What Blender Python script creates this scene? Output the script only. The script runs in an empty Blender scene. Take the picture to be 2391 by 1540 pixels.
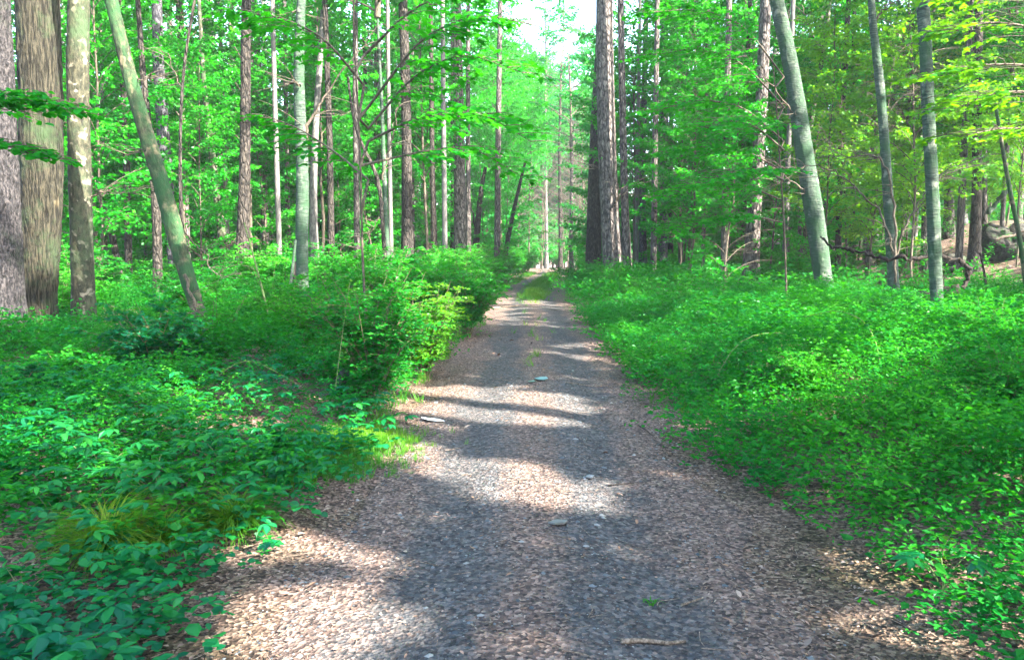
import bpy, math, random
import numpy as np
from mathutils import Vector, Matrix
R = math.radians
S = bpy.context.scene
COL = S.collection
rng = np.random.default_rng(7)
random.seed(7)

# ------------------------------------------------------------------ camera, world, sun, exposure
CAMZ = 1.65; FPX = 1860.0; PITCH = math.atan(184/1860.0)
cd = bpy.data.cameras.new('camera'); cam = bpy.data.objects.new('camera', cd); COL.objects.link(cam)
cam.location = (0, 0, CAMZ); cam.rotation_euler = (math.pi/2-PITCH, 0, 0)
cd.sensor_width = 36; cd.lens = 36*FPX/2391.0; cd.clip_start = .05; cd.clip_end = 5000
S.camera = cam
SUN = Vector((0.68, -0.50, 0.74)).normalized()
w = bpy.data.worlds.new('World'); S.world = w; w.use_nodes = True
nt = w.node_tree; sky = nt.nodes.new('ShaderNodeTexSky'); sky.sky_type = 'NISHITA'; sky.sun_disc = False
sky.sun_elevation = math.asin(SUN.z); sky.sun_rotation = math.atan2(SUN.x, SUN.y)
sky.air_density = 1.0; sky.dust_density = 3.0; sky.ozone_density = 1.0
bg = nt.nodes['Background']; nt.links.new(sky.outputs[0], bg.inputs[0]); bg.inputs[1].default_value = 0.15
sl = bpy.data.lights.new('sun', 'SUN'); sl.energy = 5.0; sl.angle = R(0.55); sl.color = (1, .89, .74)
so = bpy.data.objects.new('sun', sl); COL.objects.link(so); so.location = (20, -10, 30)
so.rotation_euler = SUN.to_track_quat('Z', 'Y').to_euler()
S.view_settings.view_transform = 'Standard'; S.view_settings.look = 'None'
S.view_settings.exposure = 3.52; S.view_settings.gamma = 1
S.cycles.max_bounces = 8; S.cycles.diffuse_bounces = 6; S.cycles.transmission_bounces = 6
S.cycles.glossy_bounces = 2; S.cycles.use_denoising = True
S.cycles.denoising_prefilter = 'NONE'
S.cycles.caustics_reflective = False; S.cycles.caustics_refractive = False

def at(px, py, Y):
    """photograph position (2391 px wide) at the distance Y -> world point"""
    xc = (px-1195.5)/FPX; yc = -(py-770)/FPX
    cp, sp = math.cos(PITCH), math.sin(PITCH)
    dy = cp+yc*sp; dz = -sp+yc*cp; t = Y/dy
    return Vector((xc*t, Y, CAMZ+dz*t))
def onground(px, py, z=0.0):
    xc = (px-1195.5)/FPX; yc = -(py-770)/FPX
    cp, sp = math.cos(PITCH), math.sin(PITCH)
    dy = cp+yc*sp; dz = -sp+yc*cp; t = (z-CAMZ)/dz
    return Vector((xc*t, dy*t, z))

# ------------------------------------------------------------------ noise and terrain
_tab = np.random.default_rng(99).random((256, 256))
def vnoise(x, y, s=1.0, o=0):
    x = np.asarray(x, float)/s+o*17.3+1000; y = np.asarray(y, float)/s+o*31.7+1000
    xi = np.floor(x).astype(int); yi = np.floor(y).astype(int); fx = x-xi; fy = y-yi
    fx = fx*fx*(3-2*fx); fy = fy*fy*(3-2*fy)
    a = _tab[xi % 256, yi % 256]; b = _tab[(xi+1) % 256, yi % 256]
    c = _tab[xi % 256, (yi+1) % 256]; d = _tab[(xi+1) % 256, (yi+1) % 256]
    return (a*(1-fx)+b*fx)*(1-fy)+(c*(1-fx)+d*fx)*fy
CL = np.array([(-20, -.25), (0, 0.0), (3, .1), (7.4, .25), (11.6, .36), (27, .68), (38, 1.35), (48, 2.2), (60, 3.2), (70, 4.0)])
def cx(y): return np.interp(y, CL[:, 0], CL[:, 1])
def sst(a, b, x):
    t = np.clip((x-a)/(b-a), 0, 1); return t*t*(3-2*t)
def hgt(x, y):
    x = np.asarray(x, float); y = np.asarray(y, float)
    d = x-cx(y)
    r = np.maximum(d-1.5, 0); l = np.maximum(-d-1.5, 0)
    h = sst(0, 1.4, r)*.10 + .035*np.minimum(r, 7)
    h = h + sst(7, 20, r)*2.6*sst(8, 20, y)
    h = h + sst(0, 1.4, l)*.08 + .008*np.minimum(l, 10)
    h = h + (vnoise(x, y, 2.3)-.5)*.16*sst(.3, 2, r+l) + (vnoise(x, y, 7, 1)-.5)*.4*sst(1, 6, r+l)
    far = sst(75, 110, y)
    h = h*(1-far) - far*1.2
    return h
def hz(x, y): return float(hgt(x, y))

# ------------------------------------------------------------------ mesh helpers
def mesh_np(name, V, F, mat=None, smooth=True, mi=None, mats=None):
    me = bpy.data.meshes.new(name)
    V = np.ascontiguousarray(V, np.float32); F = np.ascontiguousarray(F, np.int32); n, k = F.shape
    me.vertices.add(len(V)); me.vertices.foreach_set('co', V.ravel())
    me.loops.add(n*k); me.loops.foreach_set('vertex_index', F.ravel())
    me.polygons.add(n); me.polygons.foreach_set('loop_start', np.arange(0, n*k, k, dtype=np.int32))
    me.polygons.foreach_set('loop_total', np.full(n, k, np.int32))
    me.polygons.foreach_set('use_smooth', np.full(n, smooth))
    for m in (mats or ([mat] if mat else [])): me.materials.append(m)
    if mi is not None: me.polygons.foreach_set('material_index', np.ascontiguousarray(mi, np.int32))
    me.update(calc_edges=True)
    return me
def link(name, me, parent=None, loc=None, rz=0, label=None, cat=None, group=None, kind=None):
    o = bpy.data.objects.new(name, me); COL.objects.link(o)
    if parent: o.parent = parent
    if loc is not None: o.location = loc
    if rz: o.rotation_euler = (0, 0, rz)
    for k, v in (('label', label), ('category', cat), ('group', group), ('kind', kind)):
        if v: o[k] = v
    return o
def thing(name, loc, label, cat, group=None, rz=0): return link(name, None, None, loc, rz, label, cat, group)

def unit(a): return a/np.maximum(np.linalg.norm(a, axis=-1, keepdims=True), 1e-9)
SHAPES = {
 'quad': [(0, 0, 0), (.48, .5, .05), (1, 0, -.10), (.48, -.5, .05)],
 'oval': [(0, 0, 0), (.28, .42, .04), (.68, .40, .02), (1, 0, -.12), (.68, -.40, .02), (.28, -.42, .04)],
 'maple': [(0, 0, 0), (-.10, .32, .0), (.16, .28, .03), (.34, .62, -.04), (.50, .27, .03), (.78, .24, 0), (1.05, 0, -.10),
           (.78, -.24, 0), (.50, -.27, .03), (.34, -.62, -.04), (.16, -.28, .03), (-.10, -.32, .0)],
}
def leaves(P, D, N, L, W, shape='quad'):
    """one flat or folded leaf per row"""
    T = np.array(SHAPES[shape]); k = len(T)
    D = unit(D); Sd = unit(np.cross(D, N)); Nn = np.cross(Sd, D)
    L = np.broadcast_to(L, len(P))[:, None, None]; W = np.broadcast_to(W, len(P))[:, None, None]
    V = P[:, None]+T[None, :, 0:1]*L*D[:, None]+T[None, :, 1:2]*W*Sd[:, None]+T[None, :, 2:3]*L*Nn[:, None]
    return V.reshape(-1, 3), np.arange(len(P)*k).reshape(-1, k)
def bark3d(C, W2, kind, seed, flare=True):
    s = np.concatenate([[0], np.cumsum(np.linalg.norm(np.diff(C, axis=0), axis=1))]); m = int(min(s[-1], 7.5)/.035)
    t = np.concatenate([np.linspace(0, min(s[-1], 7.5), m), np.linspace(7.5, s[-1], 12)[1:] if s[-1] > 7.6 else []])
    P = np.stack([np.interp(t, s, C[:, k]) for k in range(3)], -1); rad = np.interp(t, s, W2); n = 120
    T = unit(np.gradient(P, axis=0)); A = unit(np.cross(T, np.array([.13, 1, .05]))); B = np.cross(T, A)
    a = np.linspace(0, 2*np.pi, n, endpoint=False)+1.5*np.pi; aa = np.arange(n)/n*2*np.pi
    arc = aa[None]*rad.mean()+seed; tt = t[:, None]+0*arc
    wob = (vnoise(arc, tt, .5, seed)-.5)
    if kind == 'oak':
        d = np.abs(vnoise(arc+wob*.12, tt*.16, .034, seed)-.5)*2; d = d*.7+.3*vnoise(arc, tt, .03, 5); amp = .034
    elif kind.startswith('pine'):
        d = np.abs(vnoise(arc+wob*.1, tt*.45, .05, seed)-.5)*2; d = np.minimum(d*1.8, .8)+.25*vnoise(arc, tt, .02, 5); amp = .020
    else:
        d = vnoise(arc, tt*.8, .05, seed)*.6+.4*vnoise(arc, tt, .018, 3); amp = .016
    big = vnoise(arc*.8, tt*.5, .35, seed+3)-.5
    rr = rad[:, None]*(1+.06*big)+amp*(d-.5)
    if flare: rr = rr*(1+np.exp(-np.maximum(t-.25, 0)/.22)[:, None]*(.18+.22*np.cos(5*aa+seed)[None]*.6))
    V = P[:, None]+rr[..., None]*(np.cos(a)[None, :, None]*A[:, None]+np.sin(a)[None, :, None]*B[:, None])
    i = np.arange(len(t)-1)[:, None]*n; j = np.arange(n)[None]; j2 = (j+1) % n
    return V.reshape(-1, 3), np.stack([i+j, i+n+j, i+n+j2, i+j2], -1).reshape(-1, 4)
class Tubes:
    def __init__(s): s.V = []; s.F = []; s.n = 0
    def add(s, P, rad, sides=6, rough=0.0, seed=0, cap=False):
        P = np.asarray(P, float); m = len(P); rad = np.broadcast_to(rad, m)
        T = unit(np.gradient(P, axis=0)); up = np.array([0.13, 1.0, 0.05]) if abs(T[0][2]) > .6 else np.array([0, 0, 1.0])
        A = unit(np.cross(T, up)); B = np.cross(T, A)
        a = np.linspace(0, 2*np.pi, sides, endpoint=False)
        rr = rad[:, None]*np.ones(sides)[None]
        if rough:
            q = np.random.default_rng(seed); ph = q.random(8)*6.28
            k = np.arange(m)[:, None]
            for j, f in enumerate((2, 3, 5, 9, 14)):
                rr = rr*(1+rough*(.5 if j < 3 else .35)*np.sin(f*a[None]+ph[j]+.35*k*np.sin(ph[j]))*(.6+.4*np.sin(.9*k+ph[j]*3)))
        V = P[:, None]+rr[..., None]*(np.cos(a)[None, :, None]*A[:, None]+np.sin(a)[None, :, None]*B[:, None])
        i = np.arange(m-1)[:, None]*sides; j = np.arange(sides)[None]; j2 = (j+1) % sides
        F = np.stack([i+j, i+sides+j, i+sides+j2, i+j2], -1).reshape(-1, 4)
        s.V.append(V.reshape(-1, 3)); s.F.append(F+s.n); s.n += m*sides
        if cap:
            for base, row in ((0, 0), (m-1, m-1)):
                c = P[row]; s.V.append(np.vstack([c])); ci = s.n; s.n += 1
                st = s.n-1-m*sides if row == 0 else s.n-1-m*sides
                off = (ci-m*sides-(0 if row == 0 else 1))
                idx = off+row*sides
                ff = [(idx+q, idx+(q+1) % sides, ci, ci) for q in range(sides)]
                s.F.append(np.array([(a_, b_, c_, c_) for a_, b_, c_, _ in ff]))
        return s
    def data(s): return np.vstack(s.V), np.vstack(s.F)
    def mesh(s, name, mat, smooth=True):
        V, F = s.data(); tri = F[:, 2] == F[:, 3]
        if tri.any():
            me = bpy.data.meshes.new(name)
            me.from_pydata(V.tolist(), [], [tuple(f[:3]) if t else tuple(f) for f, t in zip(F.tolist(), tri)])
            me.materials.append(mat); me.polygons.foreach_set('use_smooth', [smooth]*len(me.polygons)); return me
        return mesh_np(name, V, F, mat, smooth)

# ------------------------------------------------------------------ materials
def newmat(name):
    m = bpy.data.materials.new(name); m.use_nodes = True; t = m.node_tree; t.nodes.clear()
    return m, t, t.nodes.new, t.links.new
def ramp(t, stops, interp='LINEAR'):
    r = t.nodes.new('ShaderNodeValToRGB'); e = r.color_ramp.elements; r.color_ramp.interpolation = interp
    while len(e) < len(stops): e.new(.5)
    for q, (p, c) in zip(e, stops): q.position = p; q.color = (*c, 1)
    return r
def leafmat(name, cols, trans, tfac=.45, gloss=.012):
    """reflectance picked per leaf between cols, transmitted colour trans"""
    m, t, N, L = newmat(name)
    g = N('ShaderNodeNewGeometry'); oi = N('ShaderNodeObjectInfo')
    no = N('ShaderNodeTexNoise'); no.inputs['Scale'].default_value = .9; no.inputs['Detail'].default_value = 2
    L(g.outputs['Position'], no.inputs['Vector'])
    a = N('ShaderNodeMath'); a.operation = 'MULTIPLY'; L(g.outputs['Random Per Island'], a.inputs[0]); a.inputs[1].default_value = .55
    b = N('ShaderNodeMath'); b.operation = 'MULTIPLY_ADD'; L(oi.outputs['Random'], b.inputs[0]); b.inputs[1].default_value = .2; L(a.outputs[0], b.inputs[2])
    c = N('ShaderNodeMath'); c.operation = 'MULTIPLY_ADD'; L(no.outputs['Fac'], c.inputs[0]); c.inputs[1].default_value = .4; L(b.outputs[0], c.inputs[2])
    n = len(cols); r = ramp(t, [(i/(n-1), q) for i, q in enumerate(cols)]); L(c.outputs[0], r.inputs[0])
    r2 = ramp(t, [(0, tuple(v*.75 for v in trans)), (1, tuple(v*1.35 for v in trans))]); L(c.outputs[0], r2.inputs[0])
    nh = N('ShaderNodeTexNoise'); nh.inputs['Scale'].default_value = .55; nh.inputs['Detail'].default_value = 3; L(g.outputs['Position'], nh.inputs['Vector'])
    rh = ramp(t, [(.38, (.55, .80, 1.25)), (.5, (1, 1, 1)), (.64, (2.2, 1.2, .8))]); L(nh.outputs['Fac'], rh.inputs[0])
    hm = N('ShaderNodeMix'); hm.data_type = 'RGBA'; hm.blend_type = 'MULTIPLY'; hm.inputs[0].default_value = 1; L(r.outputs[0], hm.inputs[6]); L(rh.outputs[0], hm.inputs[7])
    d = N('ShaderNodeBsdfDiffuse'); L(hm.outputs[2], d.inputs[0])
    tr = N('ShaderNodeBsdfTranslucent'); L(r2.outputs[0], tr.inputs[0])
    mx = N('ShaderNodeMixShader'); mx.inputs[0].default_value = tfac; L(d.outputs[0], mx.inputs[1]); L(tr.outputs[0], mx.inputs[2])
    gl = N('ShaderNodeBsdfGlossy'); gl.inputs['Roughness'].default_value = .38; gl.inputs[0].default_value = (.75, .9, 1, 1)
    m2 = N('ShaderNodeMixShader'); m2.inputs[0].default_value = gloss; L(mx.outputs[0], m2.inputs[1]); L(gl.outputs[0], m2.inputs[2])
    o = N('ShaderNodeOutputMaterial'); L(m2.outputs[0], o.inputs[0])
    return m
def barkmat(name, cols, scale=(9, 9, 1.6), bump=.6, moss=None, mossamt=.45, detail=6, vor=False, patch=None):
    m, t, N, L = newmat(name)
    tc = N('ShaderNodeTexCoord'); mp = N('ShaderNodeMapping'); mp.inputs['Scale'].default_value = scale; L(tc.outputs['Object'], mp.inputs[0])
    no = N('ShaderNodeTexNoise'); no.inputs['Scale'].default_value = 2.2; no.inputs['Detail'].default_value = detail; no.inputs['Roughness'].default_value = .65
    no.inputs['Distortion'].default_value = .3
    L(mp.outputs[0], no.inputs['Vector'])
    n = len(cols); r = ramp(t, [(.38+.24*i/(n-1), q) for i, q in enumerate(cols)]); L(no.outputs['Fac'], r.inputs[0])
    out = r.outputs[0]; hsrc = no.outputs['Fac']
    if vor:
        v = N('ShaderNodeTexVoronoi'); v.feature = 'DISTANCE_TO_EDGE'; v.inputs['Scale'].default_value = 1.5
        nn = N('ShaderNodeTexNoise'); nn.inputs['Scale'].default_value = 2; L(mp.outputs[0], nn.inputs['Vector'])
        mxv = N('ShaderNodeMix'); mxv.data_type = 'VECTOR'; mxv.inputs[0].default_value = .22
        L(mp.outputs[0], mxv.inputs[4]); L(nn.outputs['Color'], mxv.inputs[5]); L(mxv.outputs[1], v.inputs['Vector'])
        rv = ramp(t, [(0, (0.25,)*3), (.16, (1,)*3)]); L(v.outputs['Distance'], rv.inputs[0])
        mm = N('ShaderNodeMix'); mm.data_type = 'RGBA'; mm.blend_type = 'MULTIPLY'; mm.inputs[0].default_value = .85
        L(out, mm.inputs[6]); L(rv.outputs[0], mm.inputs[7]); out = mm.outputs[2]
        ad = N('ShaderNodeMath'); ad.operation = 'ADD'; L(hsrc, ad.inputs[0]); L(rv.outputs[0], ad.inputs[1]); hsrc = ad.outputs[0]
    for (pc, sc_, th) in (patch or []):
        n3 = N('ShaderNodeTexNoise'); n3.inputs['Scale'].default_value = sc_; n3.inputs['Detail'].default_value = 5
        L(tc.outputs['Object'], n3.inputs['Vector'])
        r3 = ramp(t, [(th, (0,)*3), (th+.07, (1,)*3)]); L(n3.outputs['Fac'], r3.inputs[0])
        mm = N('ShaderNodeMix'); mm.data_type = 'RGBA'; L(r3.outputs[0], mm.inputs[0]); L(out, mm.inputs[6]); mm.inputs[7].default_value = (*pc, 1); out = mm.outputs[2]
    if moss:
        n2 = N('ShaderNodeTexNoise'); n2.inputs['Scale'].default_value = 1.7; n2.inputs['Detail'].default_value = 6; n2.inputs['Roughness'].default_value = .7
        L(tc.outputs['Object'], n2.inputs['Vector'])
        r2 = ramp(t, [(1-mossamt-.08, (0,)*3), (1-mossamt+.10, (1,)*3)]); L(n2.outputs['Fac'], r2.inputs[0])
        mm = N('ShaderNodeMix'); mm.data_type = 'RGBA'; L(r2.outputs[0], mm.inputs[0]); L(out, mm.inputs[6]); mm.inputs[7].default_value = (*moss, 1); out = mm.outputs[2]
    bp = N('ShaderNodeBump'); bp.inputs['Strength'].default_value = bump; bp.inputs['Distance'].default_value = .05; L(hsrc, bp.inputs['Height'])
    p = N('ShaderNodeBsdfPrincipled'); p.inputs['Roughness'].default_value = .85; p.inputs['Specular IOR Level'].default_value = .25
    L(out, p.inputs['Base Color']); L(bp.outputs[0], p.inputs['Normal'])
    o = N('ShaderNodeOutputMaterial'); L(p.outputs[0], o.inputs[0])
    return m
def flatmat(name, c, rough=.8, var=.25):
    m, t, N, L = newmat(name)
    g = N('ShaderNodeNewGeometry'); no = N('ShaderNodeTexNoise'); no.inputs['Scale'].default_value = 25
    L(g.outputs['Position'], no.inputs['Vector'])
    r = ramp(t, [(.3, tuple(v*(1-var) for v in c)), (.7, tuple(min(1, v*(1+var)) for v in c))]); L(no.outputs['Fac'], r.inputs[0])
    p = N('ShaderNodeBsdfPrincipled'); p.inputs['Roughness'].default_value = rough; L(r.outputs[0], p.inputs['Base Color'])
    o = N('ShaderNodeOutputMaterial'); L(p.outputs[0], o.inputs[0]); return m
def islandmat(name, cols, rough=.85, trans=0):
    m, t, N, L = newmat(name)
    g = N('ShaderNodeNewGeometry'); n = len(cols)
    r = ramp(t, [(i/n, q) for i, q in enumerate(cols)], 'CONSTANT'); L(g.outputs['Random Per Island'], r.inputs[0])
    p = N('ShaderNodeBsdfPrincipled'); p.inputs['Roughness'].default_value = rough; p.inputs['Specular IOR Level'].default_value = .3
    L(r.outputs[0], p.inputs['Base Color'])
    o = N('ShaderNodeOutputMaterial'); L(p.outputs[0], o.inputs[0]); return m

M = {}
TR = (.035, .36, .006)
M['leaf'] = leafmat('maple_leaf', [(.001, .05, .005), (.004, .12, .009), (.012, .21, .010), (.035, .30, .010)], TR)
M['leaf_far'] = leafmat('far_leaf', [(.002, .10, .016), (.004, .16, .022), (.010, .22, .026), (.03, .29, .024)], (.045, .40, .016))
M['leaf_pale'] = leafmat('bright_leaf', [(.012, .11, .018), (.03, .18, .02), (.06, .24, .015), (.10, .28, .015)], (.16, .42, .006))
M['shrub'] = leafmat('shrub_leaf', [(.003, .06, .010), (.007, .12, .014), (.016, .19, .017), (.045, .28, .016)], (.05, .38, .01), .38, .01)
M['needle'] = leafmat('needle', [(.001, .08, .022), (.003, .13, .032), (.006, .18, .04), (.014, .22, .04)], (.015, .30, .02), .38)
M['cover'] = leafmat('ground_cover_leaf', [(.001, .03, .007), (.003, .075, .012), (.009, .135, .015), (.032, .23, .014)], (.04, .32, .006), .34, .006)
M['creeper'] = leafmat('creeper_leaf', [(.001, .03, .016), (.002, .065, .026), (.004, .11, .034), (.014, .17, .024)], (.03, .32, .015), .3, .015)
M['grass'] = leafmat('grass_blade', [(.012, .09, .012), (.03, .14, .012), (.05, .19, .014), (.09, .21, .02)], (.10, .30, .01), .35)
M['twig'] = barkmat('twig_bark', [(.03, .028, .024), (.07, .06, .045), (.12, .10, .08)], (20, 20, 5), .2)
M['shrubstem'] = barkmat('shrub_stem', [(.05, .06, .03), (.09, .09, .045), (.14, .12, .07)], (20, 20, 5), .2)
M['stem'] = barkmat('green_stem', [(.05, .09, .03), (.09, .15, .05), (.14, .16, .08)], (20, 20, 5), .2)
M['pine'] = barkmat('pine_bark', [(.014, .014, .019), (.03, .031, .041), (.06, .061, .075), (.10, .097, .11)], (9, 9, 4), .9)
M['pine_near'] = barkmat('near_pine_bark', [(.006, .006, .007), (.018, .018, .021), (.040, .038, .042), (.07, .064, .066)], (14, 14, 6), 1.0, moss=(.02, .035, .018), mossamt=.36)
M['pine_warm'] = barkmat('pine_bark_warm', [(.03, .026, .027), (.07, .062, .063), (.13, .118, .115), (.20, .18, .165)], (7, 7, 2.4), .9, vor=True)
M['oak'] = barkmat('oak_bark', [(.003, .003, .002), (.010, .010, .007), (.032, .031, .022), (.055, .05, .034)], (17, 17, 1.6), 1.0, moss=(.03, .055, .025), mossamt=.42, patch=[((.13, .105, .06), 1.1, .63)])
M['mottled'] = barkmat('mottled_bark', [(.014, .016, .011), (.034, .036, .024), (.065, .062, .042)], (9, 9, 4), .5, moss=(.035, .06, .03), mossamt=.46, patch=[((.19, .175, .14), 7, .57), ((.012, .014, .010), 5, .62)])
M['mossy'] = barkmat('mossy_bark', [(.015, .016, .011), (.035, .036, .024), (.07, .062, .04)], (10, 10, 4), .6, moss=(.018, .06, .022), mossamt=.52, patch=[((.16, .12, .085), 5, .55), ((.012, .012, .009), 7, .62)])
M['beech'] = barkmat('smooth_bark', [(.018, .030, .026), (.042, .064, .052), (.075, .10, .082)], (3, 3, 16), .5, moss=(.022, .06, .03), mossamt=.48, patch=[((.15, .17, .145), 5, .60), ((.012, .016, .013), 9, .66)])
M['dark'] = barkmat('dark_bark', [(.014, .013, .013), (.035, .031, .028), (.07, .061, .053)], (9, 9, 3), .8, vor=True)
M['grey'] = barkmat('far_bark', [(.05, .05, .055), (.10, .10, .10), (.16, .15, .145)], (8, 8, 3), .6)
M['rot'] = barkmat('rotting_wood', [(.006, .005, .005), (.014, .011, .010), (.035, .026, .02)], (10, 10, 10), .7)
M['stick'] = barkmat('dry_stick', [(.05, .038, .028), (.12, .095, .075), (.21, .175, .145)], (25, 25, 25), .3)
M['deadleaf'] = islandmat('dead_leaf', [(.17, .11, .08), (.11, .07, .05), (.22, .15, .12), (.07, .048, .04), (.14, .105, .09), (.19, .12, .08), (.04, .03, .027), (.26, .205, .17)])
M['stone'] = islandmat('gravel_stone', [(.05, .065, .08), (.08, .10, .115), (.03, .04, .05), (.16, .17, .17), (.06, .075, .085), (.12, .10, .09)], .7)

def groundmat(name, gravel):
    m, t, N, L = newmat(name)
    g = N('ShaderNodeNewGeometry')
    def noise(s, d=4, ro=.6):
        n = N('ShaderNodeTexNoise'); n.inputs['Scale'].default_value = s; n.inputs['Detail'].default_value = d; n.inputs['Roughness'].default_value = ro
        L(g.outputs['Position'], n.inputs['Vector']); return n
    def mix(f, a, b, bt='MIX'):
        x = N('ShaderNodeMix'); x.data_type = 'RGBA'; x.blend_type = bt
        (L(f, x.inputs[0]) if not isinstance(f, float) else setattr(x.inputs[0], 'default_value', f)); L(a, x.inputs[6]); L(b, x.inputs[7]); return x.outputs[2]
    def vor(s):
        v = N('ShaderNodeTexVoronoi'); v.inputs['Scale'].default_value = s; L(g.outputs['Position'], v.inputs['Vector']); return v
    # brown litter: shreds of several colours
    v1 = vor(55); sc = N('ShaderNodeSeparateColor'); L(v1.outputs['Color'], sc.inputs[0])
    rb = ramp(t, [(0, (.025, .019, .017)), (.25, (.07, .047, .040)), (.5, (.125, .085, .070)), (.75, (.20, .135, .11)), (1, (.33, .25, .21))]); L(sc.outputs[0], rb.inputs[0])
    lit = rb.outputs[0]
    hs = v1.outputs['Distance']
    if gravel:
        v2 = vor(42); s2 = N('ShaderNodeSeparateColor'); L(v2.outputs['Color'], s2.inputs[0])
        rg = ramp(t, [(0, (.014, .019, .024)), (.35, (.030, .040, .049)), (.7, (.055, .066, .077)), (1, (.13, .13, .13))]); L(s2.outputs[1], rg.inputs[0])
        sep = N('ShaderNodeSeparateXYZ'); L(g.outputs['Position'], sep.inputs[0])
        # wheel tracks carry the gravel: |x - centre| near 0.72
        # centre line approx x = .04*y
        cxn = N('ShaderNodeMath'); cxn.operation = 'MULTIPLY_ADD'; L(sep.outputs[1], cxn.inputs[0]); cxn.inputs[1].default_value = -.029; L(sep.outputs[0], cxn.inputs[2])
        ab = N('ShaderNodeMath'); ab.operation = 'ABSOLUTE'; L(cxn.outputs[0], ab.inputs[0])
        sb = N('ShaderNodeMath'); sb.operation = 'SUBTRACT'; L(ab.outputs[0], sb.inputs[0]); sb.inputs[1].default_value = .48
        a2 = N('ShaderNodeMath'); a2.operation = 'ABSOLUTE'; L(sb.outputs[0], a2.inputs[0])
        nz = noise(1.0, 6, .7); mpz = N('ShaderNodeMapping'); mpz.inputs['Scale'].default_value = (1.5, .55, 1); L(g.outputs['Position'], mpz.inputs[0]); L(mpz.outputs[0], nz.inputs['Vector'])
        md = N('ShaderNodeMath'); md.operation = 'MULTIPLY_ADD'; L(nz.outputs['Fac'], md.inputs[0]); md.inputs[1].default_value = 1.5; L(a2.outputs[0], md.inputs[2])
        rr = ramp(t, [(.80, (.12, .12, .12)), (1.0, (.88, .88, .88))])
        m0 = N('ShaderNodeMath'); m0.operation = 'MULTIPLY'; L(md.outputs[0], m0.inputs[0]); m0.inputs[1].default_value = .88
        L(m0.outputs[0], rr.inputs[0])
        nf = noise(16, 4, .7); rf = ramp(t, [(.40, (0, 0, 0)), (.60, (1, 1, 1))]); L(nf.outputs['Fac'], rf.inputs[0])
        f2 = mix(.22, rr.outputs[0], rf.outputs[0])
        lit = mix(f2, rg.outputs[0], lit)
    else:
        n3 = noise(.8, 4); r3 = ramp(t, [(.45, (1, 1, 1)), (.65, (.35, .42, .22))]); L(n3.outputs['Fac'], r3.inputs[0])
        lit = mix(.8, lit, r3.outputs[0], 'MULTIPLY')
    n4 = noise(6, 5); r4 = ramp(t, [(.3, (.62, .62, .62)), (.7, (1.0, 1.0, 1.0))]); L(n4.outputs['Fac'], r4.inputs[0])
    lit = mix(1.0, lit, r4.outputs[0], 'MULTIPLY')
    n5 = noise(30, 6, .7)
    ad = N('ShaderNodeMath'); ad.operation = 'ADD'; L(hs, ad.inputs[0]); L(n5.outputs['Fac'], ad.inputs[1])
    bp = N('ShaderNodeBump'); bp.inputs['Strength'].default_value = .8; bp.inputs['Distance'].default_value = .02; L(ad.outputs[0], bp.inputs['Height'])
    p = N('ShaderNodeBsdfPrincipled'); p.inputs['Roughness'].default_value = .9; p.inputs['Specular IOR Level'].default_value = .2
    L(lit, p.inputs['Base Color']); L(bp.outputs[0], p.inputs['Normal'])
    o = N('ShaderNodeOutputMaterial'); L(p.outputs[0], o.inputs[0]); return m
M['floor'] = groundmat('forest_floor', False); M['track'] = groundmat('track_surface', True)

# ------------------------------------------------------------------ ground and track
def axis(lo, hi, step, far):
    a = list(np.arange(lo, hi+1e-6, step)); d = step; v = hi
    while v < far: d *= 1.35; v += d; a.append(v)
    d = step; v = lo
    while v > -far: d *= 1.35; v -= d; a.insert(0, v)
    return np.array(a)
gx = axis(-22, 26, .3, 1600); gy = axis(-3, 92, .45, 1600)
X, Y_ = np.meshgrid(gx, gy); Z = hgt(X, Y_)
nx, ny = len(gx), len(gy); i = np.arange(ny-1)[:, None]*nx; j = np.arange(nx-1)[None]
link('ground', mesh_np('ground', np.stack([X, Y_, Z], -1).reshape(-1, 3), np.stack([i+j, i+j+1, i+nx+j+1, i+nx+j], -1).reshape(-1, 4), M['floor']), kind='structure')
def pz(x, y):
    u = np.clip(np.abs(np.asarray(x)-cx(y))/1.18, 0, 1); return .006+.034*(1-u*u)-.026*np.exp(-((u-.5)/.17)**2)+.008*(vnoise(x, y, .5, 71)-.5)*(1-u)
def surf(x, y): return hgt(x, y)+np.where(np.abs(np.asarray(x)-cx(y)) < 1.15, pz(x, y), 0)
ys = np.concatenate([np.arange(-4, 20, .25), np.arange(20, 71, .8)]); pv = []
for y in ys:
    c = float(cx(y)); wl = -1.18-.22*(vnoise(y, 3, .9)-.5)*2; wr = 1.18+.22*(vnoise(y, 9, .8)-.5)*2
    for k in range(17):
        x = c+wl+(wr-wl)*k/16; pv.append((x, y, hz(x, y)+.004+(float(pz(x, y)) if 0 < k < 16 else 0)))
# the far bend: the track swings left across the view
bend = []
b0 = 70.0
for a in np.linspace(0, R(80), 14)[1:]:
    rad = 7.0; c = np.array([4.0-rad+.0, b0]); dirv = np.array([math.cos(a), math.sin(a)])
    bend.append((c+dirv*rad, dirv))
for (c, dv) in bend:
    for k in range(17):
        q = c+dv*(-1.2+2.4*k/16); pv.append((q[0], q[1], hz(q[0], q[1])+.02))
c, dv = bend[-1]; tdir = np.array([-dv[1], dv[0]])
for s_ in (4, 8, 14, 22):
    for k in range(17):
        q = c+tdir*s_+dv*(-1.2+2.4*k/16); pv.append((q[0], q[1], hz(q[0], q[1])+.02))
nr = len(pv)//17; i = np.arange(nr-1)[:, None]*17; j = np.arange(16)[None]
link('path', mesh_np('path', np.array(pv), np.stack([i+j, i+j+1, i+18+j, i+17+j], -1).reshape(-1, 4), M['track']), kind='structure')

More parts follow.
